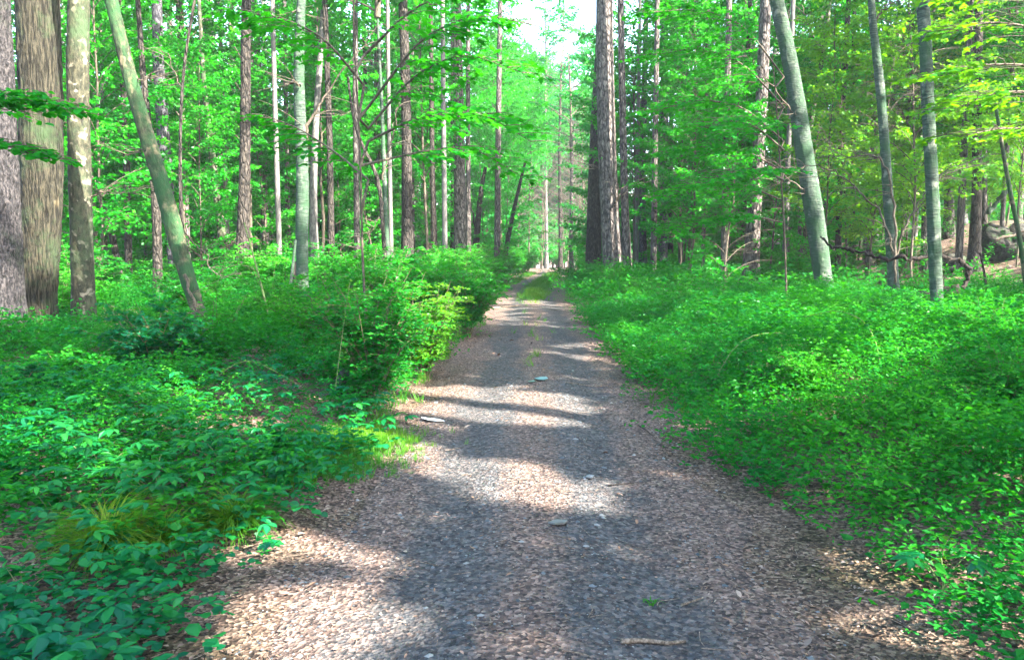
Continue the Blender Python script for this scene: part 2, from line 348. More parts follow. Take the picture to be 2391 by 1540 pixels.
# ------------------------------------------------------------------ sunlit places: canopy leaves whose shadow would fall here are left out
def gpoly(pts): return [onground(*p).xy for p in pts]
def segd(P, a, b):
    a = np.array(a); b = np.array(b); ab = b-a; t = np.clip(((P-a)@ab)/(ab@ab+1e-9), 0, 1)
    q = P-(a+t[:, None]*ab); return q
LIT = []   # (x, y, half length x, half length y, tilt)
def lit(px0, py0, px1, py1, py_half, soft=.35):
    a = onground(px0, py0).xy; b = onground(px1, py1).xy
    m = onground((px0+px1)/2, (py0+py1)/2); m2 = onground((px0+px1)/2, (py0+py1)/2-py_half)
    LIT.append((np.array(a), np.array(b), max(.05, (m2-m).length)+(.13 if py_half > 13 else .04), soft*.7))
lit(1060, 940, 1170, 955, 32); lit(1180, 975, 1280, 985, 14)
lit(1060, 1100, 1210, 1120, 16); lit(1180, 1135, 1330, 1165, 20); lit(1330, 1180, 1420, 1190, 10)
lit(720, 1240, 900, 1290, 28); lit(880, 1215, 1000, 1222, 8)
lit(640, 1430, 820, 1470, 40); lit(560, 1525, 800, 1540, 22)
lit(820, 1010, 960, 1060, 14); lit(1400, 1130, 1560, 1118, 12); lit(1230, 1275, 1270, 1280, 8)
lit(1180, 707, 1300, 716, 6); lit(1160, 760, 1290, 762, 2.5); lit(540, 1285, 650, 1290, 12)
lit(1260, 631, 1345, 633, 2.0, .6); lit(1150, 655, 1230, 640, 8, .6)
lit(2050, 1330, 2391, 1360, 20, .8); lit(2100, 1480, 2391, 1500, 18, .8); lit(2300, 1100, 2391, 1120, 25, .8); lit(1830, 1520, 2000, 1540, 15, .8)
lit(1560, 700, 1850, 705, 14, .9); lit(1700, 800, 1980, 850, 30, 1.0); lit(1750, 1000, 2000, 900, 14, 1.0); lit(300, 1000, 600, 1010, 10, 1.0); lit(560, 740, 980, 740, 10, 1.); lit(1450, 660, 1500, 665, 5, .8)
for q in (0.2, 1.2): pass
TLIT = [(np.array(at(2300, 180, 10)), 1.0), (np.array(at(2250, 300, 10)), .7), (np.array(at(900, 760, 8.4)), .35), (np.array(at(1150, 180, 9.7)), .35), (np.array(at(1000, 760, 9.6)), .35), (np.array(at(930, 700, 8.8)), .25), (np.array(at(1030, 700, 10.2)), .3)]   # sunlit stretches of trunks: points in space, radius
def in_lit(P, mott=False):
    """P (n,3) leaf centres -> True where the leaf must go"""
    s = P[:, 2]/SUN.z; G = np.stack([P[:, 0]-SUN.x*s, P[:, 1]-SUN.y*s], -1)
    k = np.zeros(len(P), bool)
    for a, b, r, soft in LIT:
        if a[1] > 13 and not mott: continue
        r = min(r, 1.3)
        q = segd(G, a, b); d = np.linalg.norm(q, axis=1)
        e = r*(1+soft*(vnoise(G[:, 0], G[:, 1], .25, 3)-.35)*2)
        k |= (d < e) & (P[:, 2] > .6)
    if mott:
        e = G[:, 0]-cx(G[:, 1]); free = (sst(12, 20, G[:, 1])+sst(2.2, 3.5, np.abs(e))) > .5
        k |= free & (vnoise(G[:, 0], G[:, 1], 1.5, 21)*.6+vnoise(G[:, 0], G[:, 1], .6, 22)*.4 > .60-.16*sst(16, 26, G[:, 1]))
        k |= ~free & (vnoise(G[:, 0]*.5, G[:, 1], .35, 24) > .90)
    sd = np.array(SUN)
    for c, r in TLIT:
        v = P-c; t = v@sd; q = np.linalg.norm(v-t[:, None]*sd, axis=1); k |= (t > .6) & (q < r*(1.15+.9*vnoise(v[:, 0]*3, v[:, 1]*3+v[:, 2]*2, 1.0, 61)))
    return k

# ------------------------------------------------------------------ vegetation generators
def curve(p0, az, el0, el1, Ln, n=6, wob=.06, q=None):
    q = q or rng; P = [np.array(p0, float)]; a = az
    for k in range(n):
        e = el0+(el1-el0)*k/(n-1); a += q.normal(0, wob)
        P.append(P[-1]+Ln/n*np.array([math.cos(a)*math.cos(e), math.sin(a)*math.cos(e), math.sin(e)]))
    return np.array(P)
def gen_tree(seed, H, spread, nbr, leafL, zlo=.18, tw=9, lpt=8, shape='quad', stemr=.035, tiers=True, droop=-.15, up=.5, top=.35, mat='leaf', ww=.8, tilt=.30, dens=1.0, stemP=None, azr=None):
    q = np.random.default_rng(seed); T = Tubes()
    if stemP is None:
        st = [np.array([0, 0, -.1])]; a = q.random()*6.28; ln = q.normal(0, .04)
        for k in range(9): st.append(st[-1]+np.array([math.cos(a)*ln+q.normal(0, .02*H/9*2), math.sin(a)*ln+q.normal(0, .02*H/9*2), H/9]))
        st = np.array(st)
    else: st = np.array(stemP)
    zz = np.linspace(0, 1, len(st)); T.add(st, stemr*(1-.85*zz)+.006, 7)
    LP, LD, LN, LL = [], [], [], []; gold = q.random()*6.28
    for b in range(nbr):
        f = zlo+(1-zlo)*(b+.5*q.random())/nbr; f = min(f, .99)
        p0 = np.array([np.interp(f, zz, st[:, c]) for c in range(3)])
        az = gold+b*2.4+q.normal(0, .3)
        if azr is not None: az = azr[0]+(azr[1]-azr[0])*q.random()
        g = (f-zlo)/(1-zlo); prof = (1-g)**.6*(1-top)+top if g > .3 else .8+.2*g/.3
        Ln = spread*prof*q.uniform(.7, 1.15)
        B = curve(p0, az, up+.3*g+q.normal(0, .1), droop+.25*g, Ln, 7, .07, q)
        T.add(B, np.linspace(stemr*.42*(1-.5*g), .003, 8)+.002, 5)
        for k in range(tw):
            u = .18+.82*(k+q.random()*.6)/tw; pb = np.array([np.interp(u*7, range(8), B[:, c]) for c in range(3)])
            sg = 1 if k % 2 else -1; ta = az+sg*q.uniform(.6, 1.1); tl = Ln*.42*(1.15-u*.75)*q.uniform(.7, 1.2)
            tl = max(tl, leafL*2)
            W = curve(pb, ta, .12, droop, tl, 3, .12, q); T.add(W, [.006, .004, .003, .002], 3)
            nl = max(3, int(lpt*dens*tl/(leafL*4)))
            for h in range(nl):
                v = (h+q.random()*.7+.3)/nl; v = min(v, 1); p = np.array([np.interp(v*3, range(4), W[:, c]) for c in range(3)])
                s2 = 1 if h % 2 else -1; la = ta+s2*q.uniform(.5, 1.2) if v < .97 else ta
                LP.append(p+q.normal(0, .30*leafL, 3)); LD.append([math.cos(la), math.sin(la), q.normal(-.22, tilt*.9)])
                LN.append([q.normal(0, tilt), q.normal(0, tilt), 1]); LL.append(leafL*q.uniform(.6, 1.2))
    LP, LD, LN, LL = map(np.array, (LP, LD, LN, LL))
    V, F = leaves(LP, LD, LN, LL, LL*ww, shape)
    return T, V, F
def tree_meshes(name, mat, wood='twig', **k):
    T, V, F = gen_tree(**k)
    return T.mesh(name+'_wood', M[wood]), mesh_np(name+'_leaves', V, F, M[mat], False)

YT = [tree_meshes('young_tree%d' % s, 'leaf', seed=s, H=h, spread=sp, nbr=nb+8, leafL=.115, zlo=zl*.7, tw=13, lpt=17, stemr=.035, tilt=.62, up=.8, droop=-.05)
      for s, h, sp, nb, zl in ((1, 8.5, 2.5, 30, .14), (2, 10, 2.8, 34, .2), (3, 7.0, 2.3, 26, .10), (4, 9.2, 3.0, 32, .22))]
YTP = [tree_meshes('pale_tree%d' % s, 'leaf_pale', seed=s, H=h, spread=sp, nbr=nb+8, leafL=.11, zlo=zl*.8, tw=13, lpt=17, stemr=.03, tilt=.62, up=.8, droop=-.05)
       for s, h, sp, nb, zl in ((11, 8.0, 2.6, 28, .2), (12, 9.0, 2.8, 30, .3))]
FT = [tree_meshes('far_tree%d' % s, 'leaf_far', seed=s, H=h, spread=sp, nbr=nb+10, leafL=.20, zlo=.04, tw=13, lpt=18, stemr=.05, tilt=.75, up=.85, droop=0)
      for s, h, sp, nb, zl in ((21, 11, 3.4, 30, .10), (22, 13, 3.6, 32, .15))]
def crownmesh(name, seed, mat, R0=3.2, Hc=7.5, leafL=.24):
    T, V, F = gen_tree(seed=seed, H=Hc, spread=R0, nbr=28, leafL=leafL, zlo=.02, tw=11, lpt=19, stemr=.09, top=.3, up=.45, tilt=.5, droop=0)
    return T.mesh(name+'_wood', M['twig']), mesh_np(name, V, F, M[mat], False)
CR = [crownmesh('crown%d' % s, 31+s, 'leaf', r, h, l) for s, (r, h, l) in enumerate(((3.4, 8, .26), (3.0, 9, .25), (3.9, 7, .27)))]
CN = [crownmesh('crown_needle%d' % s, 41+s, 'needle', r, h, l) for s, (r, h, l) in enumerate(((2.8, 10, .19), (3.2, 9, .20)))]
CROWNS = []
def add_crown(root, kind, k, loc, rz, sc=1.0):
    wm, lm = (CR if kind == 'leaf' else CN)[k % (3 if kind == 'leaf' else 2)]
    c = link('crown', lm, root, loc, rz); c.scale = (sc,)*3
    l = link('limbs', wm, c); CROWNS.append(c); return c

# ------------------------------------------------------------------ traced trees (photograph pixels: x, y, width), distance, bark, crown
def traced(label, pts, Y, bark, cat='tree', name='tree', H=17, crown='leaf', rough=.05, sides=14, branches=(), flare=1.35, csc=1.0, ck=0, sink=.3, twigs=0):
    P = [at(x, y, Y) for x, y, _ in pts]; Wd = [w_*Y/FPX/2 for _, _, w_ in pts]
    base = P[-1]; g = hz(base.x, base.y)
    # continue down into the ground
    d = (P[-1]-P[-2]); d = d/max(abs(d.z), 1e-3) if d.z < 0 else Vector((0, 0, -1))
    gz = g-sink
    if base.z > gz: P.append(base+d*(base.z-gz)); Wd.append(Wd[-1]*flare)
    P = P[::-1]; Wd = Wd[::-1]
    u = (P[-1]-P[-2]); u = u/max(u.z, .2)
    topz = P[-1].z
    if crown and H > topz+1:
        n = 5
        ax = u.copy(); p = P[-1].copy(); w0 = Wd[-1]
        for k in range(n):
            st = (H-topz)/n; ax = Vector((ax.x*.8, ax.y*.8, 1)); p = p+ax*st; P.append(p.copy()); Wd.append(w0*(1-.14*(k+1)))
    # resample smooth
    A = np.array([list(v) for v in P]); Wd = np.array(Wd); s = np.concatenate([[0], np.cumsum(np.linalg.norm(np.diff(A, axis=0), axis=1))])
    m = max(10, int(s[-1]/.35)) if Y < 25 else max(8, int(s[-1]/1.2)); t = np.linspace(0, s[-1], m)
    def sm(v):
        o = np.interp(t, s, v)
        for _ in range(2):
            o[1:-1] = (o[:-2]+2*o[1:-1]+o[2:])/4
        return o
    C = np.stack([sm(A[:, k]) for k in range(3)], -1); W2 = sm(Wd)
    org = Vector((C[0][0], C[0][1], hz(C[0][0], C[0][1])))
    root = thing(name, org, label, cat)
    sd = int(abs(pts[0][0]))+3
    W2 = W2*(1+.45*np.exp(-np.maximum(C[:, 2]-hz(org.x, org.y), 0)/.22))
    if Y < 21 and 'stem' not in label and 'sapling' not in label:
        V, F = bark3d(C-np.array(org), W2, bark, sd % 17+1); link('trunk', mesh_np('trunk', V, F, M[bark]), root)
    else:
        T = Tubes(); T.add(C-np.array(org), W2, sides if Y < 25 else 10, rough if Y < 25 else .03, sd)
        link('trunk', T.mesh('trunk', M[bark]), root)
    for bpts, bY in branches:
        BP = [at(x, y, bY if len(e) == 0 else e[0]) for x, y, w_, *e in bpts]; BW = [w_*bY/FPX/2 for x, y, w_, *e in bpts]
        BA = np.array([list(v) for v in BP])-np.array(org); tt = np.linspace(0, len(BA)-1, len(BA)*4)
        BC = np.stack([np.interp(tt, range(len(BA)), BA[:, k]) for k in range(3)], -1); BC[1:-1] = (BC[:-2]+BC[1:-1]+BC[2:])/3
        sc_ = bY/16; BC[1:-1] += rng.normal(0, .022*sc_, BC[1:-1].shape)
        T = Tubes(); T.add(BC, np.interp(tt, range(len(BW)), BW)*.72*np.linspace(1, .55, len(BC)), 7, .1, sd)
        bm_ = M[bark] if BW[0] > .07 else M['twig']
        for q_i in range(int(len(BC)*.9)):
            k_ = rng.integers(2, len(BC)); dd = BC[min(k_+1, len(BC)-1)]-BC[k_-1]; az_ = math.atan2(dd[1], dd[0])+rng.choice([-1, 1])*rng.uniform(.4, 1.2)
            W_ = curve(BC[k_], az_, rng.uniform(-.3, .9), rng.uniform(-.5, .5), rng.uniform(.25, 1.1)*sc_, 5, .25); T.add(W_, np.linspace(.008, .0025, 6)*sc_, 4)
        link('branch', T.mesh('branch', bm_), root)
    if crown:
        zc = max(topz+.6, H*.55); e = C[-1]
        k = np.searchsorted(C[:, 2], zc); k = min(k, len(C)-1); cc = C[k]
        add_crown(root, crown, ck+sd, (cc[0]-org.x, cc[1]-org.y, cc[2]-org.z), (sd % 63)/10, csc)
    return root

TREES = [
 ('pale plated pine trunk cut by the left edge of the picture', [(4, 0, 30), (8, 200, 46), (10, 400, 56), (8, 600, 78), (4, 800, 104)], 12.0, 'pine_near', 'needle', 18),
 ('broad furrowed oak trunk with a pale scar, second from the left edge', [(88, 0, 90), (95, 200, 90), (97, 400, 92), (93, 600, 80), (88, 740, 74), (88, 820, 82)], 13.0, 'oak', 'leaf', 18),
 ('mottled straight trunk between the broad oak and the leaning mossy tree', [(184, 0, 45), (181, 200, 47), (186, 400, 48), (192, 600, 49), (196, 740, 50), (197, 810, 54)], 13.5, 'mottled', 'leaf', 17),
 ('mossy tree leaning left with bare rotten wood at its foot', [(259, 0, 28), (285, 110, 30), (308, 200, 32), (340, 310, 34), (368, 400, 36), (396, 490, 38), (418, 580, 40), (440, 660, 36), (464, 730, 30), (484, 780, 26), (505, 835, 26)], 12.2, 'mossy', 'leaf', 15),
 ('dark pine trunk standing behind the leaning mossy tree', [(366, 0, 22), (370, 160, 25), (381, 300, 28), (395, 480, 26), (406, 640, 22), (412, 730, 24)], 24, 'pine', 'needle', 19),
 ('dark narrow trunk left of the foot of the leaning mossy tree', [(326, 60, 11), (336, 200, 14), (352, 340, 16), (366, 500, 20), (368, 620, 22), (369, 745, 24)], 19, 'dark', 'leaf', 15),
 ('short dark stem tilting left between the mottled trunk and the narrow dark trunk', [(240, 470, 10), (256, 520, 15), (272, 600, 15), (288, 690, 15)], 22, 'dark', None, 0),
 ('very thin dark sapling stem rising right of the leaning mossy tree', [(455, 0, 6), (438, 90, 6), (424, 200, 7), (420, 350, 7), (422, 520, 9), (440, 640, 9), (470, 760, 9)], 15, 'dark', None, 0),
 ('straight dark pine trunk with sunlit patches in the left half', [(576, 0, 20), (574, 100, 22), (572, 370, 24), (568, 530, 27), (562, 660, 34), (560, 745, 40)], 20, 'dark', 'needle', 19),
 ('slender dark trunk bending left just left of the sunlit straight pine', [(470, 100, 9), (477, 212, 11), (490, 318, 14), (509, 477, 18), (522, 583, 20), (541, 700, 22)], 24, 'mottled', 'leaf', 16),
 ('grey-green smooth trunk with a forked limb in the left half', [(704, 0, 19), (698, 110, 22), (697, 200, 25), (703, 320, 27), (708, 420, 28), (704, 530, 29), (706, 640, 26), (711, 780, 24)], 16.5, 'beech', 'leaf', 16),
 ('dim grey trunk standing just behind the forked grey-green trunk', [(758, 0, 13), (748, 120, 14), (741, 230, 14), (734, 330, 16), (728, 480, 18), (731, 570, 21), (737, 660, 24)], 26, 'grey', 'leaf', 18),
 ('straight dark trunk left of the path behind the big shrub', [(940, 0, 22), (946, 130, 22), (949, 265, 23), (951, 477, 26), (950, 580, 28), (952, 670, 31)], 27, 'dark', 'needle', 20),
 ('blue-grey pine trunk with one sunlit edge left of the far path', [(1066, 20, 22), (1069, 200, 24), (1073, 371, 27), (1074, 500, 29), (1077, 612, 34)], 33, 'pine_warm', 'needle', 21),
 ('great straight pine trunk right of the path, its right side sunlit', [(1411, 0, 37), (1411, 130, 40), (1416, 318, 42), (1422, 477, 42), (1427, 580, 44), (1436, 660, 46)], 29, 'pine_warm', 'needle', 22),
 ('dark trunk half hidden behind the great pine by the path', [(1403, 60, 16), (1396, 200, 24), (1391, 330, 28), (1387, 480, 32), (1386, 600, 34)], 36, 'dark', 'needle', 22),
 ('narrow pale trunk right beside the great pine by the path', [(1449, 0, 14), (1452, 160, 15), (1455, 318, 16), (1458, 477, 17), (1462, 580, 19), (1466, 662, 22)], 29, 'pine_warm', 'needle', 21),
 ('dark bluish trunk first to the right of the paired pines', [(1509, 30, 11), (1504, 200, 13), (1500, 370, 15), (1500, 500, 15), (1501, 605, 18)], 36, 'pine', 'needle', 20),
 ('pale bluish straight trunk in the foliage right of centre', [(1551, 0, 18), (1552, 200, 18), (1551, 400, 18), (1548, 590, 20)], 36, 'pine', 'needle', 21),
 ('thin shaded trunk touching the pale bluish trunk on its right', [(1570, 40, 9), (1568, 200, 10), (1566, 400, 10), (1566, 590, 12)], 40, 'dark', 'needle', 20),
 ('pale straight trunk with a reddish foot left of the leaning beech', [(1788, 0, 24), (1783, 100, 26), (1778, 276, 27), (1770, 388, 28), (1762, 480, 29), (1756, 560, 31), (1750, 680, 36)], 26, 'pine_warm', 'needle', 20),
 ('thin grey trunk behind the pale reddish-footed trunk', [(1762, 40, 10), (1752, 250, 11), (1740, 420, 13), (1733, 560, 14), (1732, 620, 15)], 38, 'grey', 'leaf', 19),
 ('smooth leaning beech trunk curving down to the right side bank', [(1812, 0, 30), (1826, 60, 32), (1840, 120, 33), (1858, 220, 36), (1870, 300, 38), (1884, 398, 41), (1897, 470, 42), (1908, 540, 42), (1916, 610, 40), (1924, 670, 38), (1936, 720, 40)], 19.5, 'beech', 'leaf', 17),
 ('crooked brown tree with bare forks behind the leaning beech', [(1938, 0, 8), (1941, 70, 10), (1936, 110, 11), (1925, 140, 12), (1908, 190, 12), (1892, 240, 13), (1882, 300, 13), (1880, 480, 14), (1884, 620, 16)], 26, 'mottled', None, 0),
 ('grey-green trunk with crossing dead limbs between the beech and the slim beech', [(2034, 0, 14), (2041, 90, 17), (2051, 160, 19), (2060, 260, 20), (2066, 340, 21), (2075, 478, 23), (2083, 600, 25), (2087, 680, 24), (2093, 760, 24)], 17.5, 'beech', 'leaf', 16),
 ('slim smooth grey-green trunk with a sunlit white foot at the right', [(2154, 0, 27), (2162, 120, 27), (2166, 240, 27), (2171, 330, 28), (2179, 478, 29), (2184, 637, 28), (2189, 730, 25), (2198, 828, 24)], 12.8, 'beech', 'leaf', 16),
 ('pale trunk peeping out left of the slim white-footed beech', [(2180, 0, 13), (2178, 186, 12), (2160, 420, 14), (2158, 560, 15), (2157, 660, 16)], 27, 'pine_warm', 'needle', 20),
 ('brown straight trunk right of the slim white-footed beech', [(2212, 60, 14), (2214, 250, 17), (2217, 400, 19), (2216, 540, 21)], 32, 'dark', 'needle', 20),
 ('dark trunk rising from the litter slope near the right edge', [(2282, 200, 19), (2280, 330, 20), (2281, 470, 21), (2276, 585, 26)], 24, 'dark', 'needle', 18),
 ('short sunlit stem right beside the dark trunk on the litter slope', [(2299, 330, 8), (2299, 470, 10), (2298, 565, 11)], 26, 'pine_warm', None, 0),
 ('thin mossy sapling bowing right across the right edge', [(2325, 250, 7), (2336, 318, 8), (2350, 400, 9), (2364, 480, 10), (2380, 540, 10), (2391, 620, 12)], 17, 'mossy', None, 0),
 ('thin dead stem standing on the litter slope at the right', [(2288, 590, 4), (2296, 620, 5), (2301, 650, 5), (2304, 685, 6)], 16, 'rot', None, 0),
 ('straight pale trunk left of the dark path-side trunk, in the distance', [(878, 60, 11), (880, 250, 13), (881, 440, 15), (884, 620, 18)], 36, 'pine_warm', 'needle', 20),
 ('slim pale stem right of the distant pale trunk behind the big shrub', [(884, 100, 6), (892, 250, 8), (897, 400, 10), (902, 540, 11), (908, 660, 13)], 24, 'beech', 'leaf', 14),
 ('slim dark stem forking upward behind the big shrub', [(812, 180, 5), (822, 270, 6), (845, 350, 8), (885, 400, 9), (893, 520, 9), (902, 650, 10)], 21, 'dark', None, 0),
 ('grey distant trunk right of the dark path-side trunk', [(972, 0, 10), (970, 250, 12), (971, 420, 13), (973, 600, 15)], 44, 'grey', 'needle', 22),
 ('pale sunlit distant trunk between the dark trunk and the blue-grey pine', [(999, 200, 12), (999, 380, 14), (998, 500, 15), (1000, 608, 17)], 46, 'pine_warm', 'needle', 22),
 ('dark slim trunk touching the blue-grey pine on its left', [(1056, 0, 7), (1057, 335, 8), (1056, 500, 9), (1055, 605, 10)], 40, 'dark', 'leaf', 19),
 ('slanting dark trunk just right of the blue-grey pine', [(1134, 390, 8), (1122, 430, 10), (1118, 500, 14), (1110, 585, 16)], 38, 'dark', None, 0),
 ('slim curved dark trunk bending over the far path from the left', [(1226, 380, 6), (1214, 430, 8), (1198, 490, 9), (1186, 560, 11)], 42, 'dark', None, 0),
 ('slim dark trunk standing over the far end of the path', [(1306, 345, 7), (1308, 480, 8), (1309, 598, 9)], 62, 'dark', 'needle', 12),
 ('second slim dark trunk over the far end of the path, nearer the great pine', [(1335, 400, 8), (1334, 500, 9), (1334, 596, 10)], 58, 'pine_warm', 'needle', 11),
 ('slim trunk with a lit edge beyond the bend of the path', [(1275, 420, 5), (1276, 520, 7), (1276, 585, 8)], 80, 'grey', 'needle', 26),
 ('pale sunlit distant trunk left of the distant pale trunk behind the shrub', [(800, 350, 9), (799, 480, 11), (802, 630, 14)], 38, 'pine_warm', 'needle', 22),
 ('brown background trunk with sun stains between beech and crossing limbs', [(1992, 200, 10), (1990, 380, 11), (1989, 470, 12), (1990, 560, 14)], 30, 'dark', 'needle', 20),
 ('grey background trunk left of the grey-green trunk with crossing limbs', [(2040, 380, 14), (2040, 470, 15), (2041, 560, 17)], 34, 'grey', 'needle', 20),
 ('pale thin trunk in the gap right of the slim white-footed beech', [(2248, 250, 9), (2250, 400, 10), (2250, 530, 12)], 38, 'grey', 'needle', 20),
 ('sunlit pinkish trunk just behind the leaning beech foot', [(1866, 470, 8), (1868, 560, 9), (1868, 640, 10)], 27, 'pine_warm', None, 0),
 ('dark forked trunk right of the leaning beech, in deep shade', [(1906, 380, 9), (1922, 440, 11), (1928, 520, 12), (1926, 600, 13)], 30, 'dark', None, 0),
 ('pale trunk standing alone far left between oak and mottled trunk', [(148, 0, 9), (147, 200, 10), (149, 400, 11), (150, 620, 13)], 34, 'grey', 'needle', 20),
 ('slim grey trunk right of the mottled trunk in the background', [(236, 150, 7), (240, 300, 8), (243, 450, 9), (246, 620, 11)], 32, 'grey', 'leaf', 18),
 ('very slender pale stem leaning over the shrubs left of the forked trunk', [(570, 520, 3), (590, 590, 4), (614, 680, 5), (640, 790, 6)], 13, 'stem', None, 0),
 ('slim pale stem beside the foot of the forked grey-green trunk', [(690, 560, 6), (682, 640, 7), (672, 700, 8), (666, 760, 9)], 15.5, 'beech', None, 0),
 ('low dark stump-like trunk left of the forked grey-green trunk foot', [(691, 610, 14), (690, 660, 16), (688, 720, 18), (688, 760, 22)], 17.5, 'dark', None, 0),
]
BR = {
 'grey-green smooth trunk with a forked': [([(708, 335, 15), (722, 290, 11), (745, 245, 8), (775, 200, 6), (830, 130, 5), (880, 60, 4)], 16.5), ([(700, 200, 9), (684, 192, 8), (676, 196, 7)], 16.3)],
 'very thin dark sapling': [([(422, 520, 6), (440, 560, 5), (480, 590, 5), (485, 620, 5), (520, 650, 4)], 15), ([(421, 200, 4), (400, 150, 3), (380, 120, 2)], 15)],
 'crooked brown tree': [([(1925, 140, 8), (1912, 110, 6), (1890, 60, 6), (1876, 20, 5)], 26), ([(1882, 290, 8), (1870, 250, 6), (1880, 220, 5)], 26), ([(1880, 300, 6), (1900, 330, 5), (1950, 360, 5)], 26)],
 'grey-green trunk with crossing': [([(2090, 660, 10), (2080, 560, 9), (2060, 500, 8), (2010, 450, 7), (1960, 405, 6), (1910, 385, 5), (1830, 392, 3)], 17.2),
      ([(2088, 620, 12), (2092, 540, 10), (2080, 430, 9), (2066, 375, 9), (2040, 362, 7), (1980, 364, 5), (1940, 362, 4)], 17.0),
      ([(2092, 600, 8), (2110, 530, 7), (2140, 480, 6), (2166, 440, 5), (2200, 400, 5), (2260, 375, 4), (2320, 360, 3)], 17.0),
      ([(2041, 55, 9), (2060, 25, 8), (2080, 5, 7)], 17.5)],
 'great straight pine': [([(1428, 480, 6), (1442, 470, 4), (1445, 440, 4), (1438, 430, 3)], 28.6), ([(1400, 400, 3), (1380, 385, 2)], 29)],
 'dark forked trunk right': [([(1926, 560, 9), (1945, 510, 8), (1935, 430, 7), (1915, 370, 5)], 30), ([(1926, 500, 6), (1900, 450, 5), (1888, 400, 4)], 30)],
 'slim dark stem forking': [([(893, 420, 7), (905, 370, 6), (920, 300, 5), (935, 240, 4), (940, 180, 3)], 21), ([(895, 470, 5), (870, 540, 4), (840, 590, 3)], 21)],
 'slanting dark trunk': [([(1112, 560, 8), (1100, 480, 6), (1090, 430, 4)], 38)],
 'slender dark trunk bending': [([(512, 560, 8), (540, 570, 7), (575, 600, 6), (620, 625, 4)], 24)],
 'slim smooth grey-green trunk': [([(2180, 430, 7), (2200, 410, 5), (2240, 395, 4), (2290, 385, 3)], 12.8), ([(2166, 240, 5), (2150, 225, 4), (2120, 215, 2)], 12.8)],
 'smooth leaning beech': [([(1868, 300, 9), (1850, 260, 7), (1800, 200, 5), (1760, 150, 4), (1740, 130, 3)], 19.4), ([(1895, 470, 7), (1870, 440, 6), (1820, 400, 5), (1770, 375, 3)], 19.4), ([(1885, 400, 5), (1850, 405, 4), (1780, 450, 2)], 19.4)],
 'straight dark pine trunk with sunlit': [([(573, 90, 6), (600, 60, 4), (650, 35, 3), (700, 28, 2)], 20)],
 'mossy tree leaning': [([(310, 200, 5), (340, 180, 4), (370, 195, 3), (400, 205, 2)], 12.2), ([(350, 350, 5), (330, 352, 4), (295, 360, 3)], 12.2), ([(430, 640, 12), (452, 700, 12), (470, 760, 10), (500, 830, 8)], 12.0)],
 'mottled straight trunk': [([(210, 460, 6), (235, 448, 5), (270, 445, 4), (310, 452, 2)], 13.5), ([(180, 285, 4), (150, 290, 3), (110, 292, 3), (60, 295, 2)], 13.4)],
}
TLIT += [(np.array(at(1950, 640, 20)), .9), (np.array(at(1700, 690, 22)), 1.0), (np.array(at(1780, 830, 11)), .6), (np.array(at(2050, 700, 16)), .7), (np.array(at(1600, 640, 28)), 1.0), (np.array(at(500, 640, 18)), .7), (np.array(at(1240, 610, 68)), 4.0), (np.array(at(1150, 600, 50)), 1.8), (np.array(at(1300, 600, 76)), 4.5), (np.array(at(1260, 560, 84)), 5), (np.array(at(185, 85, 13.4)), .22), (np.array(at(572, 110, 20)), .28), (np.array(at(572, 235, 20)), .12), (np.array(at(1848, 70, 19.4)), .18), (np.array(at(1878, 330, 19.4)), .18),
         (np.array(at(1896, 430, 19.4)), .16), (np.array(at(2200, 800, 12.8)), .14), (np.array(at(95, 440, 12.9)), .28), (np.array(at(420, 520, 12.1)), .14), (np.array(at(300, 170, 12.1)), .12),
         (np.array(at(1430, 500, 29)), .5), (np.array(at(1432, 570, 29)), .3), (np.array(at(1420, 300, 29)), .4), (np.array(at(1416, 100, 29)), .5), (np.array(at(1464, 600, 29)), .4), (np.array(at(1458, 480, 29)), .3),
         (np.array(at(185, 190, 13.4)), .14), (np.array(at(702, 200, 16.4)), .16), (np.array(at(708, 700, 16.4)), .14)]
for k, (lab, pts, Y, bark, crown, H) in enumerate(TREES):
    br = next((v for q, v in BR.items() if lab.startswith(q)), ())
    nm = 'pine_tree' if bark.startswith('pine') else ('beech_tree' if bark == 'beech' else 'tree')
    if 'stem' in lab or 'sapling' in lab: nm = 'sapling'
    traced(lab, pts, Y, bark, name=nm, H=H, crown=crown, branches=br, sides=28 if Y < 14 else 16, rough={'oak': .07, 'pine': .04, 'beech': .025}.get(bark, .05), ck=k,
           cat='tree' if nm != 'sapling' else 'sapling', sink=.3, csc=1.0 if Y < 25 else 1.15)

# ------------------------------------------------------------------ young understorey trees: copies of few kinds
ANCH = [(90, 'the broad oak'), (190, 'the mottled trunk'), (380, 'the leaning mossy tree'), (568, 'the sunlit straight pine'), (704, 'the forked grey-green trunk'), (950, 'the dark path-side trunk'),
        (1072, 'the blue-grey pine'), (1300, 'the far end of the path'), (1425, 'the great pine'), (1551, 'the pale bluish trunk'), (1775, 'the pale reddish-footed trunk'), (1885, 'the leaning beech'), (2070, 'the trunk with crossing limbs'), (2175, 'the slim white-footed beech'), (2280, 'the litter slope')]
used = set()
YH = [tree_meshes('high_tree%d' % s, 'leaf', seed=s, H=h, spread=sp, nbr=nb, leafL=.15, zlo=.32, tw=13, lpt=18, stemr=.07, tilt=.7, up=.85, droop=0)
      for s, h, sp, nb in ((51, 14, 3.6, 40), (52, 16, 4.0, 44))]
def place(kindset, k, x, y, sc, rz, label, group, cat='young tree', name='young_tree'):
    wm, lm = kindset[k % len(kindset)]; z = hz(x, y)
    r = thing(name, (x, y, z), label, cat, group, rz); r.scale = (sc,)*3
    link('trunk', wm, r); c = link('crown', lm, r); CROWNS.append(c); return r
